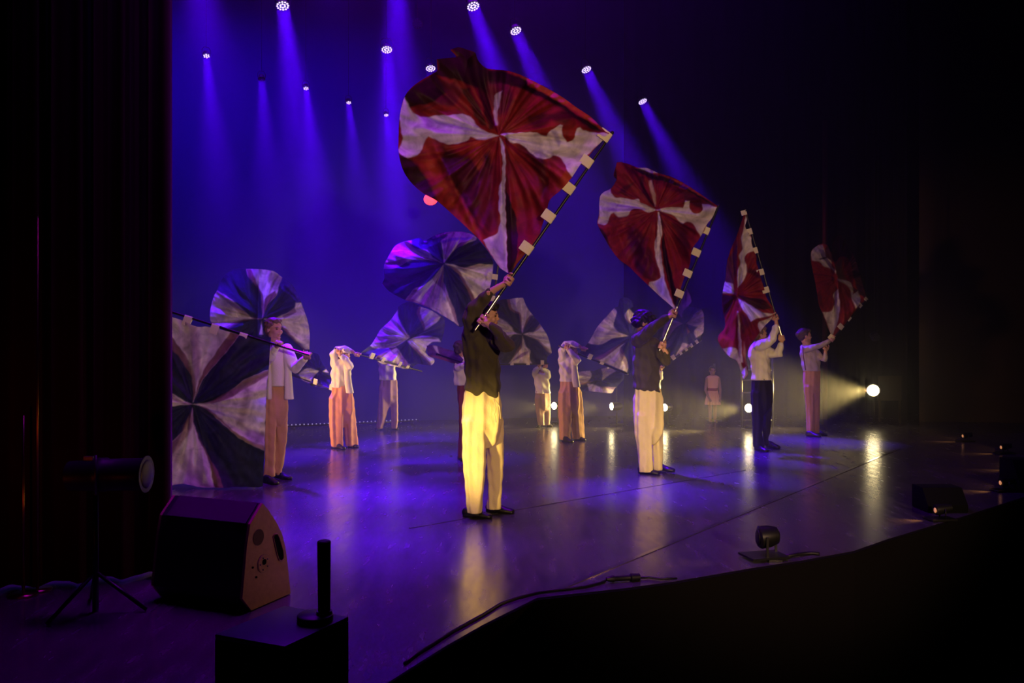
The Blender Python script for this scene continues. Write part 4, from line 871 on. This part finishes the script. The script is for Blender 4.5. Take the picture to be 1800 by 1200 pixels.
def eyes(parent, c, R, S=1.0):
    for s in (-1, 1):
        MB().ell(c + R @ (Vector((.082, s * .030, -.002)) * S), [q * S for q in (.008, .014, .0065)], R).obj('eye', M['eye'], parent)
        b = MB(); b.ell(c + R @ (Vector((.088, s * .031, .019)) * S), [q * S for q in (.006, .021, .0045)], R); b.obj('eyebrow', M['hair_brown'], parent)
    MB().ell(c + R @ (Vector((.092, 0, -.059)) * S), [q * S for q in (.006, .019, .006)], R).obj('lips', M['lip'], parent)
def hair(parent, c, R, S, m, kind='short', voxel=.007):
    b = MB()
    def E(o, r): b.ell(c + R @ (Vector(o) * S), [q * S for q in r], R, 18, 12)
    E((-.024, 0, .046), (.104, .084, .084)); E((-.055, 0, -.005), (.066, .080, .080)); E((.048, 0, .088), (.045, .058, .028))
    for s in (-1, 1): E((-.01, s * .066, .03), (.04, .022, .045))
    amp, fx = .007, 75.0
    if kind == 'curly':
        E((-.02, 0, .06), (.120, .100, .090)); E((-.06, 0, 0), (.08, .095, .085)); E((.06, 0, .075), (.045, .07, .04)); amp, fx = .016, 62.0
    if kind == 'bun': E((-.105, 0, .02), (.050, .052, .050)); amp = .003
    if kind == 'fringe': E((.062, 0, .062), (.032, .062, .034))
    def fn(co, no): return amp * (np.sin(co[:, 0] * fx * 1.3 + np.sin(co[:, 2] * fx)) * np.sin(co[:, 2] * fx + co[:, 1] * fx) + .5 * np.sin(co[:, 1] * fx * 2 + co[:, 0] * 31))
    v, f = remesh(b, voxel, 1, fn)
    return mesh_obj('hair', v, f, M[m], parent)
def hand(mb, C, axis, wrist, S=1.0, flip=1, grip=.017):
    """palm, four curled fingers and a thumb closed round a pole that passes through C along axis"""
    a = Vector(axis).normalized(); f = C - wrist; f = f - a * f.dot(a)
    f = f.normalized() if f.length > 1e-4 else a.orthogonal().normalized()
    n = a.cross(f) * flip; g = grip
    mb.ell(C - f * .030 * S + n * (g + .010) * .6, (.042 * S, .036 * S, .017 * S), Matrix((a, f, a.cross(f))).transposed(), 14, 10)
    mb.tube([wrist, wrist.lerp(C, .45) + n * .006, C - f * .028 * S + n * g * .6], [.025 * S, .026 * S, .022 * S], 12, rounded=True)
    for i in range(4):
        off = (i - 1.5) * .0195 * S; L = (1.0, 1.12, 1.05, .86)[i]; r = (.0092, .0096, .0090, .0080)[i] * S
        pts = []
        for k in range(6):
            th = math.radians(-38 + k * 46 * L); rr = g + r * (1.12 if k else 1.6)
            pts.append(C + a * (off + .002 * k * (1 if i > 1 else -1) * .5) + (n * math.cos(th) + f * math.sin(th)) * rr)
        mb.tube(pts, [r * 1.08, r * 1.05, r, r * .98, r * .92, r * .8], 10, rounded=True)
    base = C - f * .040 * S + a * .030 * S + n * .008; r = .0105 * S
    pts = [base]
    for k in range(4):
        th = math.radians(-70 - k * 38); pts.append(C + a * (.046 + .004 * k) * S + (n * math.cos(th) + f * math.sin(th)) * (g + r * 1.1))
    mb.tube(pts, [r * 1.3, r * 1.15, r, r * .95, r * .85], 10, rounded=True)
def shoe(parent, heel, toe, S=1.0):
    A, B = G(*heel), G(*toe); d = (B - A).normalized(); L = .27 * S; mid = (A + B) / 2; A = mid - d * L / 2
    n = Vector((-d.y, d.x, 0)); R = Matrix((d, n, Vector((0, 0, 1)))).transposed(); b = MB()
    for t, rx, ry, rz, z in ((.18, .055, .036, .045, .040), (.34, .07, .036, .050, .035), (.52, .07, .040, .036, .028), (.72, .065, .047, .028, .022), (.84, .045, .042, .024, .020)):
        b.ell(A + d * L * t + Vector((0, 0, z * S)), (rx * S, ry * S, rz * S), R)
    b.box(A + d * L * .5 + Vector((0, 0, .010)), (L * .92, .070 * S, .016), R)
    v, f = remesh(b, .008, 2, zmin=.003); return mesh_obj('shoe', v, f, M['shoe'], parent)
def limb(mb, D, pts, n=14):
    """(px, py, depth offset, radius in metres)"""
    mb.tube([W(p[0], p[1], D + p[2]) for p in pts], [p[3] for p in pts], n, rounded=True)
def person(label, D, foot, head_at, S, yaw, pitch, torso, sleeves, pelvis, legs, shoes, hands, pole=None, shirt='white_cloth', trouser='tan_trouser', hairm='hair_brown', hairk='short',
           voxel=.007, face=True, skin='skin', extra=None, fold=.012, ratio=.68, poff=0.0, cuffs=True, group=None, tratio=.58, sfold=None, shirt_name='shirt'):
    base = W(foot[0], foot[1], D); base.z = 0
    b = MB(); hc = W(head_at[0], head_at[1], D + (head_at[2] if len(head_at) > 2 else 0))
    ts = sorted(torso, key=lambda q: q[0]); top = ts[0]; bot = ts[-1]
    nk = W((top[1] + top[2]) / 2, top[0] + 3, D)
    R = head(b, hc, S, yaw, pitch, nk)
    # trunk and legs under the clothes
    tp = [(W((q[1] + q[2]) / 2, q[0], D), (q[2] - q[1]) / 2 / F * D * .40) for q in ts]
    pl = sorted(pelvis, key=lambda q: q[0]); tp.append((W((pl[-1][1] + pl[-1][2]) / 2, pl[-1][0], D), (pl[-1][2] - pl[-1][1]) / 2 / F * D * .40))
    b.tube([q[0] for q in tp], [q[1] for q in tp], 14, rounded=True)
    for lg in legs:
        lg = sorted(lg, key=lambda q: q[0]); n = len(lg)
        rw = [(q[2] - q[1]) / 2 / F * D for q in lg]; h0 = W((pl[-1][1] + pl[-1][2]) / 2, (pl[0][0] + pl[-1][0]) / 2, D)
        pts = [h0] + [W((q[1] + q[2]) / 2, q[0], D + (q[3] if len(q) > 3 else 0)) for q in lg]
        e = pts[-1].copy(); e.z = .06; pts.append(e)
        b.tube(pts, [min(.06 * S, rw[0] * .5)] + [min((.065 - .028 * i / max(1, n - 1)) * S, rw[i] * .5) for i in range(n)] + [min(.032 * S, rw[-1] * .5)], 12, rounded=True)
    for sl in sleeves: b.tube([W(p[0], p[1], D + p[2]) for p in sl], [min(.05 * S - .009 * S * i, p[3] * .8) for i, p in enumerate(sl)], 12, rounded=True)
    for h in hands:     # (px, py, offset, sleeve index, flip)
        C = W(h[0], h[1], D + h[2]); sl = sleeves[h[3]][-1]; wr = W(sl[0], sl[1], D + sl[2])
        if pole: ax = W(*pole[1], D) - W(*pole[0], D)
        else: ax = Vector((1, 0, .1))
        w2 = C + (wr - C).normalized() * min(.085 * S, (wr - C).length * .7)
        b.tube([wr, w2], [.033 * S, .026 * S], 12, rounded=True)
        hand(b, C, ax, w2, S, h[4] if len(h) > 4 else 1)
    v, f = remesh(b, voxel if voxel < .0065 else .0065, 1, zmin=.006)
    root = mesh_obj('person', v, f, M[skin], None, base); tag(root, label, 'person', group)
    if face: eyes(root, hc, R, S)
    hair(root, hc, R, S, hairm, hairk)
    t = MB(); t.stack([(q[0], q[1], q[2], q[3] if len(q) > 3 else 0, q[4] if len(q) > 4 else ratio) for q in torso], D)
    for sl in sleeves: limb(t, D, sl)
    v, f = remesh(t, voxel * 1.25, 2, folds(sfold if sfold is not None else fold * 1.35, 40, 3, D, False)); mesh_obj(shirt_name, v, f, M[shirt], root)
    e = pl[-1]; w = (e[2] - e[1]) / 2; h = w * .9; m_ = (e[1] + e[2]) / 2
    t = MB(); t.stack([(q[0], q[1], q[2], 0, tratio) for q in pl] + [(e[0] + h * .5, m_ - w * .90, m_ + w * .90, 0, tratio * .85), (e[0] + h * 1.0, m_ - w * .72, m_ + w * .72, 0, tratio * .7), (e[0] + h * 1.4, m_ - w * .4, m_ + w * .4, 0, tratio * .5)], D)
    for lg in legs:
        l0 = min(lg, key=lambda q: q[0]); m_ = (l0[1] + l0[2]) / 2; w = (l0[2] - l0[1]) / 2; o0 = l0[3] if len(l0) > 3 else 0
        t.stack([(l0[0] - w * 1.6, m_ - w * .45, m_ + w * .45, o0 * .3, .7), (l0[0] - w * .7, m_ - w * .8, m_ + w * .8, o0 * .7, .8)] + [(q[0], q[1], q[2], q[3] if len(q) > 3 else 0, .85) for q in lg], D)
    v, f = remesh(t, voxel * 1.25, 2, folds(fold * 1.5, 44, 1.0, D * 2), zmin=.02); mesh_obj('trousers', v, f, M[trouser], root)
    for s in shoes: shoe(root, s[0], s[1], S)
    if extra: extra(root, D)
    return root

def cord(root, D):
    b = MB(); b.tube([W(868, 700, D - .16), W(871, 716, D - .17), W(869, 728, D - .165), W(872, 742, D - .165)], [.006, .005, .005, .004], 8); b.obj('waist_cord', M['cream_trouser'], root)
    b = MB(); b.tube([W(868, 700, D - .16), W(878, 714, D - .16), W(880, 736, D - .15)], [.006, .005, .004], 8); b.obj('waist_cord', M['cream_trouser'], root)
person('man in black shirt and bright cream trousers lifting the largest crimson flag, nearest the camera', 7.2, (850, 908), (856, 554), 1.0, -12, 4,
       [(562,832,862),(572,820,872),(586,813,877),(610,812,878),(640,814,880),(665,816,881),(684,815,881),(694,828,882),(702,845,881)],
       [[(830,583,-.05,.085),(829,558,-.10,.080),(836,540,-.13,.066),(859,515,-.20,.042)], [(866,585,-.02,.080),(880,600,-.12,.078),(890,607,-.18,.070),(874,584,-.27,.048),(864,574,-.30,.040)]],
       [(676,820,874),(690,816,880),(712,814,884),(742,813,885)],
       [[(740,813,851,-.03),(780,814,855,-.04),(810,815,856,-.04),(850,817,853,-.05),(880,818,850,-.05),(901,820,849,-.05)], [(740,850,885,.05),(780,855,885,.08),(800,857,884,.1),(850,857,881,.12),(880,855,881,.13),(894,854,882,.14)]],
       [((818,908),(860,911)), ((856,899),(903,903))], [(895,493,-.24,0,1), (848,562,-.30,1,-1)], pole=P1, shirt='black_shirt', trouser='cream_trouser', hairm='hair_dark', hairk='fringe', voxel=.006, extra=cord, fold=.010)

person('curly haired man in a black shirt and cream trousers holding his pole across his face', 9.53, (1145, 831), (1132, 568), 1.0, 0, 22,
       [(586,1120,1142),(594,1114,1149),(612,1112,1154),(640,1112,1158),(665,1112,1160),(682,1113,1161),(690,1130,1162),(697,1148,1162)],
       [[(1121,598,-.08,.080),(1136,586,-.16,.072),(1150,574,-.20,.062),(1172,558,-.20,.042)], [(1148,604,-.02,.075),(1162,622,-.10,.068),(1171,634,-.16,.062),(1171,620,-.20,.042)]],
       [(682,1117,1161),(700,1114,1164),(725,1114,1165),(750,1115,1166)],
       [[(730,1115,1143,-.03),(760,1117,1144,-.03),(790,1121,1146,-.03),(829,1124,1148,-.03)], [(730,1140,1165,.05),(770,1144,1166,.08),(800,1147,1166,.1),(826,1149,1165,.1)]],
       [((1126,831),(1156,834)), ((1150,826),(1184,829))], [(1185,552,-.20,0,1), (1163,607,-.22,1,-1)], pole=P2, shirt='black_shirt', trouser='cream_trouser', hairm='hair_dark', hairk='curly', voxel=.007, fold=.011)

person('man in a white shirt and black trousers holding the tall narrow crimson flag', 11.54, (1342, 791), (1336, 588), 1.0, 0, -4,
       [(597,1328,1343),(604,1321,1349),(616,1315,1352),(630,1317,1353),(645,1320,1355),(658,1321,1356),(668,1322,1357)],
       [[(1334,607,-.08,.078),(1346,604,-.14,.070),(1358,596,-.18,.060),(1365,574,-.18,.042)], [(1347,616,0,.070),(1358,622,-.10,.062),(1368,622,-.16,.058),(1373,606,-.18,.042)]],
       [(660,1321,1354),(680,1321,1356),(705,1321,1357)],
       [[(690,1321,1342,-.02),(730,1322,1342,-.02),(760,1323,1340,-.02),(786,1325,1343,-.02)], [(690,1338,1357,.04),(730,1340,1357,.08),(755,1339,1353,.1),(770,1340,1350,.12),(782,1341,1351,.12)]],
       [((1326,790),(1351,795)), ((1345,784),(1373,789))], [(1364,557,-.18,0,1), (1375,594,-.18,1,-1)], pole=P3, shirt='white_cloth', trouser='black_trouser', hairm='hair_fair', voxel=.008, fold=.010)

def straps(root, D):
    for dx in (2,):
        b = MB(); b.tube([W(1409 + dx, 609, D - .12), W(1410 + dx, 625, D - .155), W(1414 + dx, 650, D - .15)], [.008, .008, .008], 8); b.obj('strap', M['vest_dark'], root)
person('woman with pinned up brown hair and mauve top raising a flag at the far right', 13.3, (1430, 766), (1415, 590), .96, 0, 0,
       [(603,1413,1425),(608,1408,1431),(620,1406,1437),(635,1409,1441),(652,1411,1442)],
       [[(1413,614,-.08,.055),(1428,611,-.14,.050),(1442,607,-.16,.043),(1456,600,-.16,.036)], [(1434,619,0,.055),(1443,628,-.08,.050),(1449,632,-.14,.046),(1451,622,-.16,.036)]],
       [(650,1412,1442),(668,1411,1442),(690,1413,1441)],
       [[(680,1412,1430,-.02),(720,1416,1432,-.02),(763,1419,1433,-.02)], [(680,1425,1442,.04),(720,1427,1442,.05),(761,1428,1441,.06)]],
       [((1420,766),(1440,768)), ((1432,762),(1453,765))], [(1463,596,-.16,0,1), (1451,611,-.16,1,-1)], pole=P4, shirt='vest_grey', trouser='tan_trouser', hairm='hair_brown', hairk='bun', voxel=.008, fold=.008, extra=straps)

def tank(root, D):
    b = MB(); b.stack([(604,478,490,-.035,.8),(610,475,500,-.035,.6),(640,474,503,-.04,.6),(660,476,502,-.045,.6),(679,477,501,-.05,.62)], D)
    v, f = remesh(b, .008, 2, folds(.007, 22, 2, 3)); mesh_obj('tank_top', v, f, M['white_cloth'], root)
    b = MB(); b.stack([(610,495,508,-.03,1.0),(625,498,513,-.05,.9),(650,500,513,-.06,.9),(680,500,515,-.06,.9),(702,500,517,-.06,.9)], D)
    b.stack([(610,472,479,-.04,1.0),(650,470,479,-.06,1.2),(702,469,480,-.06,1.2)], D)
    b.stack([(606,476,502,.03,.4),(650,474,508,.06,.3),(702,473,512,.07,.3)], D)
    limb(b, D, [(505,614,0,.066),(513,634,-.05,.062),(519,648,-.10,.056),(535,631,-.24,.040)])
    limb(b, D, [(475,614,0,.060),(470,632,-.12,.058),(476,628,-.18,.050),(485,610,-.24,.040)])
    v, f = remesh(b, .009, 2, folds(.009, 28, 2, 6)); mesh_obj('open_shirt', v, f, M['white_cloth'], root)
person('boy near the left curtain in an open white shirt over a tank top, tan trousers', 9.04, (482, 846), (482, 578), .97, -36, 0,
       [(603,479,492),(612,476,500),(640,476,500),(672,478,499)],
       [[(504,614,0,.050),(513,634,-.05,.046),(519,647,-.10,.042),(536,630,-.24,.032)], [(475,614,0,.045),(470,632,-.12,.044),(476,628,-.18,.040),(485,610,-.24,.032)]],
       [(676,470,505),(700,466,507),(722,465,506)],
       [[(705,465,489,-.03),(743,465,485,-.03),(790,465,483,-.03),(820,465,482,-.03),(838,464,483,-.03)], [(705,483,507,.05),(743,482,505,.07),(790,482,501,.1),(820,482,497,.1),(831,482,495,.1)]],
       [((464,847),(487,852)), ((485,839),(511,843))], [(541,623,-.32,0,-1), (490,604,-.32,1,1)], pole=P5, shirt='white_cloth', trouser='tan_trouser', hairm='hair_fair', voxel=.007, fold=.011, extra=tank, shirt_name='undershirt')

def overhead(label, D, mx, my, kx, ky, x0, y0, trouser, yaw, S, hk, split):
    X = lambda x: mx + (x - x0) * kx
    Y = lambda y: my + (y - y0) * ky
    sec = lambda L: [(Y(q[0]), X(q[1]), X(q[2])) + tuple(q[3:]) for q in L]
    def panels(root, D):
        b = MB(); b.stack(sec([(640,604,614,-.08,.8),(660,605,617,-.10,.7),(680,606,620,-.10,.7),(691,608,622,-.09,.7)]), D)
        v, f = remesh(b, .009, 2, folds(.006, 34, 2, 8)); mesh_obj('shirt_panel', v, f, M['white_cloth'], root)
    fx, fy = X(628), Y(623)
    return person(label, D, (mx, my), (X(605), Y(627)), S, yaw, 5,
       sec([(630,590,608),(638,584,614),(650,581,616),(665,581,617),(681,582,616)]),
       [[(X(589),Y(642),0,.070*S/.9),(X(588),Y(624),-.02,.066*S/.9),(X(594),Y(615),-.05,.058),(X(606),Y(613),-.08,.05),(X(618),Y(617),-.10,.036)], [(X(610),Y(648),-.02,.066),(X(614),Y(642),-.16,.066),(X(607),Y(632),-.20,.050),(X(599),Y(624),-.20,.036)]],
       sec([(678,583,619),(700,581,621),(720,581,622)]),
       [sec([(700,580,604,-.03),(740,580,604,-.03),(770,582,603,-.03),(785,584,603,-.03)]), sec([(700,601,623,.05),(740,603,626,.06),(770,605,628,.08),(784,607,629,.08)])],
       [((X(589),Y(787)),(X(606),Y(790))), ((X(612),Y(784)),(X(630),Y(787)))], [(fx, fy, -.12, 0, 1), (X(596), Y(616), -.20, 1, -1)], pole=((X(589),Y(613)),(fx,fy)),
       shirt='white_cloth', trouser=trouser, hairm='hair_fair', hairk=hk, voxel=.008, fold=.013, extra=panels, skin='skin')
overhead('dancer in wide rust orange trousers and open white shirt, arms crossed over the face', 11.78, 605, 787, 1, 1, 605, 787, 'rust_trouser', -20, .88, 'short', 0)
overhead('dancer in long peach trousers and open white shirt, arms over the face, right of centre', 12.62, 1004, 775, .93, .985, 604, 787, 'tan_trouser', -20, .92, 'short', 0)

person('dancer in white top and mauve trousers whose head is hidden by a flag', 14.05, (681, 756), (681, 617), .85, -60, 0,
       [(626,673,689),(634,665,694),(650,665,696),(668,667,698)],
       [[(669,640,0,.055),(668,628,-.05,.05),(675,620,-.15,.036)], [(692,640,0,.055),(693,628,-.05,.05),(688,620,-.15,.036)]],
       [(667,669,697),(685,667,698),(695,667,699)],
       [[(685,667,685,-.02),(715,664,683,-.02),(740,662,678,-.02),(753,661,673,-.02)], [(685,682,699,.03),(715,686,700,.03),(740,687,700,.03),(753,687,698,.03)]],
       [((666,753),(661,757)), ((692,752),(700,757))], [(678,617,-.18,0,1), (685,618,-.18,1,1)], shirt='white_cloth', trouser='mauve_trouser', voxel=.009, face=False, fold=.010)
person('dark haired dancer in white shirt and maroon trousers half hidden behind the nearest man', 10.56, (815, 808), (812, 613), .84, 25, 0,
       [(624,805,822),(630,799,826),(650,796,828),(665,796,828),(677,797,828)],
       [[(803,634,0,.055),(806,646,-.10,.05),(818,640,-.2,.036)], [(824,634,0,.055),(830,644,-.08,.05),(826,638,-.15,.036)]],
       [(674,803,829),(690,803,830),(705,804,830)],
       [[(695,804,818,-.02),(760,806,817,-.02),(805,806,816,-.02)], [(695,813,830,.03),(760,815,829,.03),(803,816,828,.03)]],
       [((808,807),(818,810)), ((820,804),(832,806))], [(822,639,-.22,0,1), (824,637,-.18,1,-1)], shirt='white_cloth', trouser='maroon_trouser', hairm='hair_brown', voxel=.009, face=False, fold=.009)
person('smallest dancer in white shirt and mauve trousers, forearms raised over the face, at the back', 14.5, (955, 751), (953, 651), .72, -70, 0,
       [(654,944,960),(657,938,965),(668,938,966),(680,940,967),(691,941,969)],
       [[(941,660,0,.055),(940,652,-.06,.052),(945,647,-.15,.040),(950,646,-.2,.030)], [(963,662,-.02,.055),(964,655,-.12,.050),(957,650,-.18,.040),(953,648,-.2,.030)]],
       [(686,941,966),(700,940,967),(712,941,967)],
       [[(700,940,956,-.02),(730,943,956,-.02),(747,945,957,-.02)], [(700,951,967,.03),(730,954,967,.03),(747,955,966,.03)]],
       [((949,749),(945,752)), ((962,748),(972,751))], [(949,641,-.20,0,1), (960,642,-.20,1,-1)], pole=((965,639),(868,641)), shirt='white_cloth', trouser='mauve_trouser', hairk='short', voxel=.009, face=False, fold=.009)
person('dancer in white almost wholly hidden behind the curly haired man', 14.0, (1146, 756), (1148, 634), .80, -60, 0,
       [(643,1141,1156),(647,1136,1161),(665,1137,1162),(690,1138,1162)],
       [[(1140,652,0,.05),(1138,665,-.08,.048),(1150,656,-.2,.034)], [(1157,654,-.02,.05),(1162,664,-.10,.046),(1162,654,-.18,.034)]],
       [(686,1139,1160),(700,1138,1161),(712,1139,1161)],
       [[(700,1138,1150,-.02),(752,1140,1150,-.02)], [(700,1148,1161,.03),(751,1150,1160,.03)]],
       [((1142,753),(1146,757)), ((1152,752),(1158,756))], [(1152,650,-.22,0,1), (1162,646,-.20,1,-1)], pole=((1163,645),(1231,598)), shirt='white_cloth', trouser='mauve_trouser', voxel=.009, face=False, fold=.008)

def child():
    D = 15.5; base = W(1252, 741, D); base.z = 0; b = MB(); hc = W(1252.5, 651.5, D); S = .70
    R = head(b, hc, S, -90, 0, W(1253, 663, D))
    b.tube([W(1253, 662, D), W(1253, 685, D), W(1253, 702, D)], [.05, .045, .06], 12, rounded=True)
    for s, x in ((-1, 1248), (1, 1257)):
        b.tube([W(x, 700, D), W(x, 722, D), W(x - .3 * s, 738, D)], [.045, .034, .024], 12, rounded=True)
        f0 = W(x, 739, D); f0.z = .02; b.tube([f0, f0 + Vector((0, -.09, -.002))], [.024, .02], 10, rounded=True)
        a = W(1253 + s * 10, 665, D); e = W(1253 + s * 13, 685, D); h = W(1253 + s * (13 if s > 0 else 7), 699, D - .09)
        b.tube([a, e, h], [.032, .025, .018], 12, rounded=True)
        d = (h - e).normalized(); b.ell(h + d * .03, (.018, .012, .032))
        for k in range(4): b.tube([h + d * .04 + Vector(((k - 1.5) * .011, 0, 0)), h + d * (.085 if k in (1, 2) else .075) + Vector(((k - 1.5) * .012, -.01, 0))], [.006, .005], 8, rounded=True)
        b.tube([h + d * .02 + Vector((-.014 * s, -.01, 0)), h + d * .055 + Vector((-.026 * s, -.016, 0))], [.007, .006], 8, rounded=True)
    v, f = remesh(b, .006, 1, zmin=.004); r = mesh_obj('person', v, f, M['skin_dark'], None, base)
    tag(r, 'small child in a sleeveless peach dress with a dark red belt standing at the back', 'person')
    eyes(r, hc, R, S); hair(r, hc, R, S, 'hair_dark', 'short')
    t = MB(); t.stack([(659.5,1246,1260,0,.6),(662,1242,1264,0,.6),(672,1243,1263,0,.62),(684,1244.5,1261.5,0,.7),(692,1243,1263,0,.75),(702,1240.5,1265,0,.75),(711,1239,1266.5,0,.75)], D)
    v, f = remesh(t, .009, 2, lambda co, no: .012 * np.sin(np.arctan2(co[:, 1] - D, co[:, 0] - base.x) * 14) * np.clip((.62 - co[:, 2]) * 5, 0, 1)); mesh_obj('dress', v, f, M['peach'], r)
    t = MB(); t.stack([(682,1244,1262,0,.75),(686.5,1244,1262,0,.75)], D); t.obj('belt', M['belt_red'], r)
child()
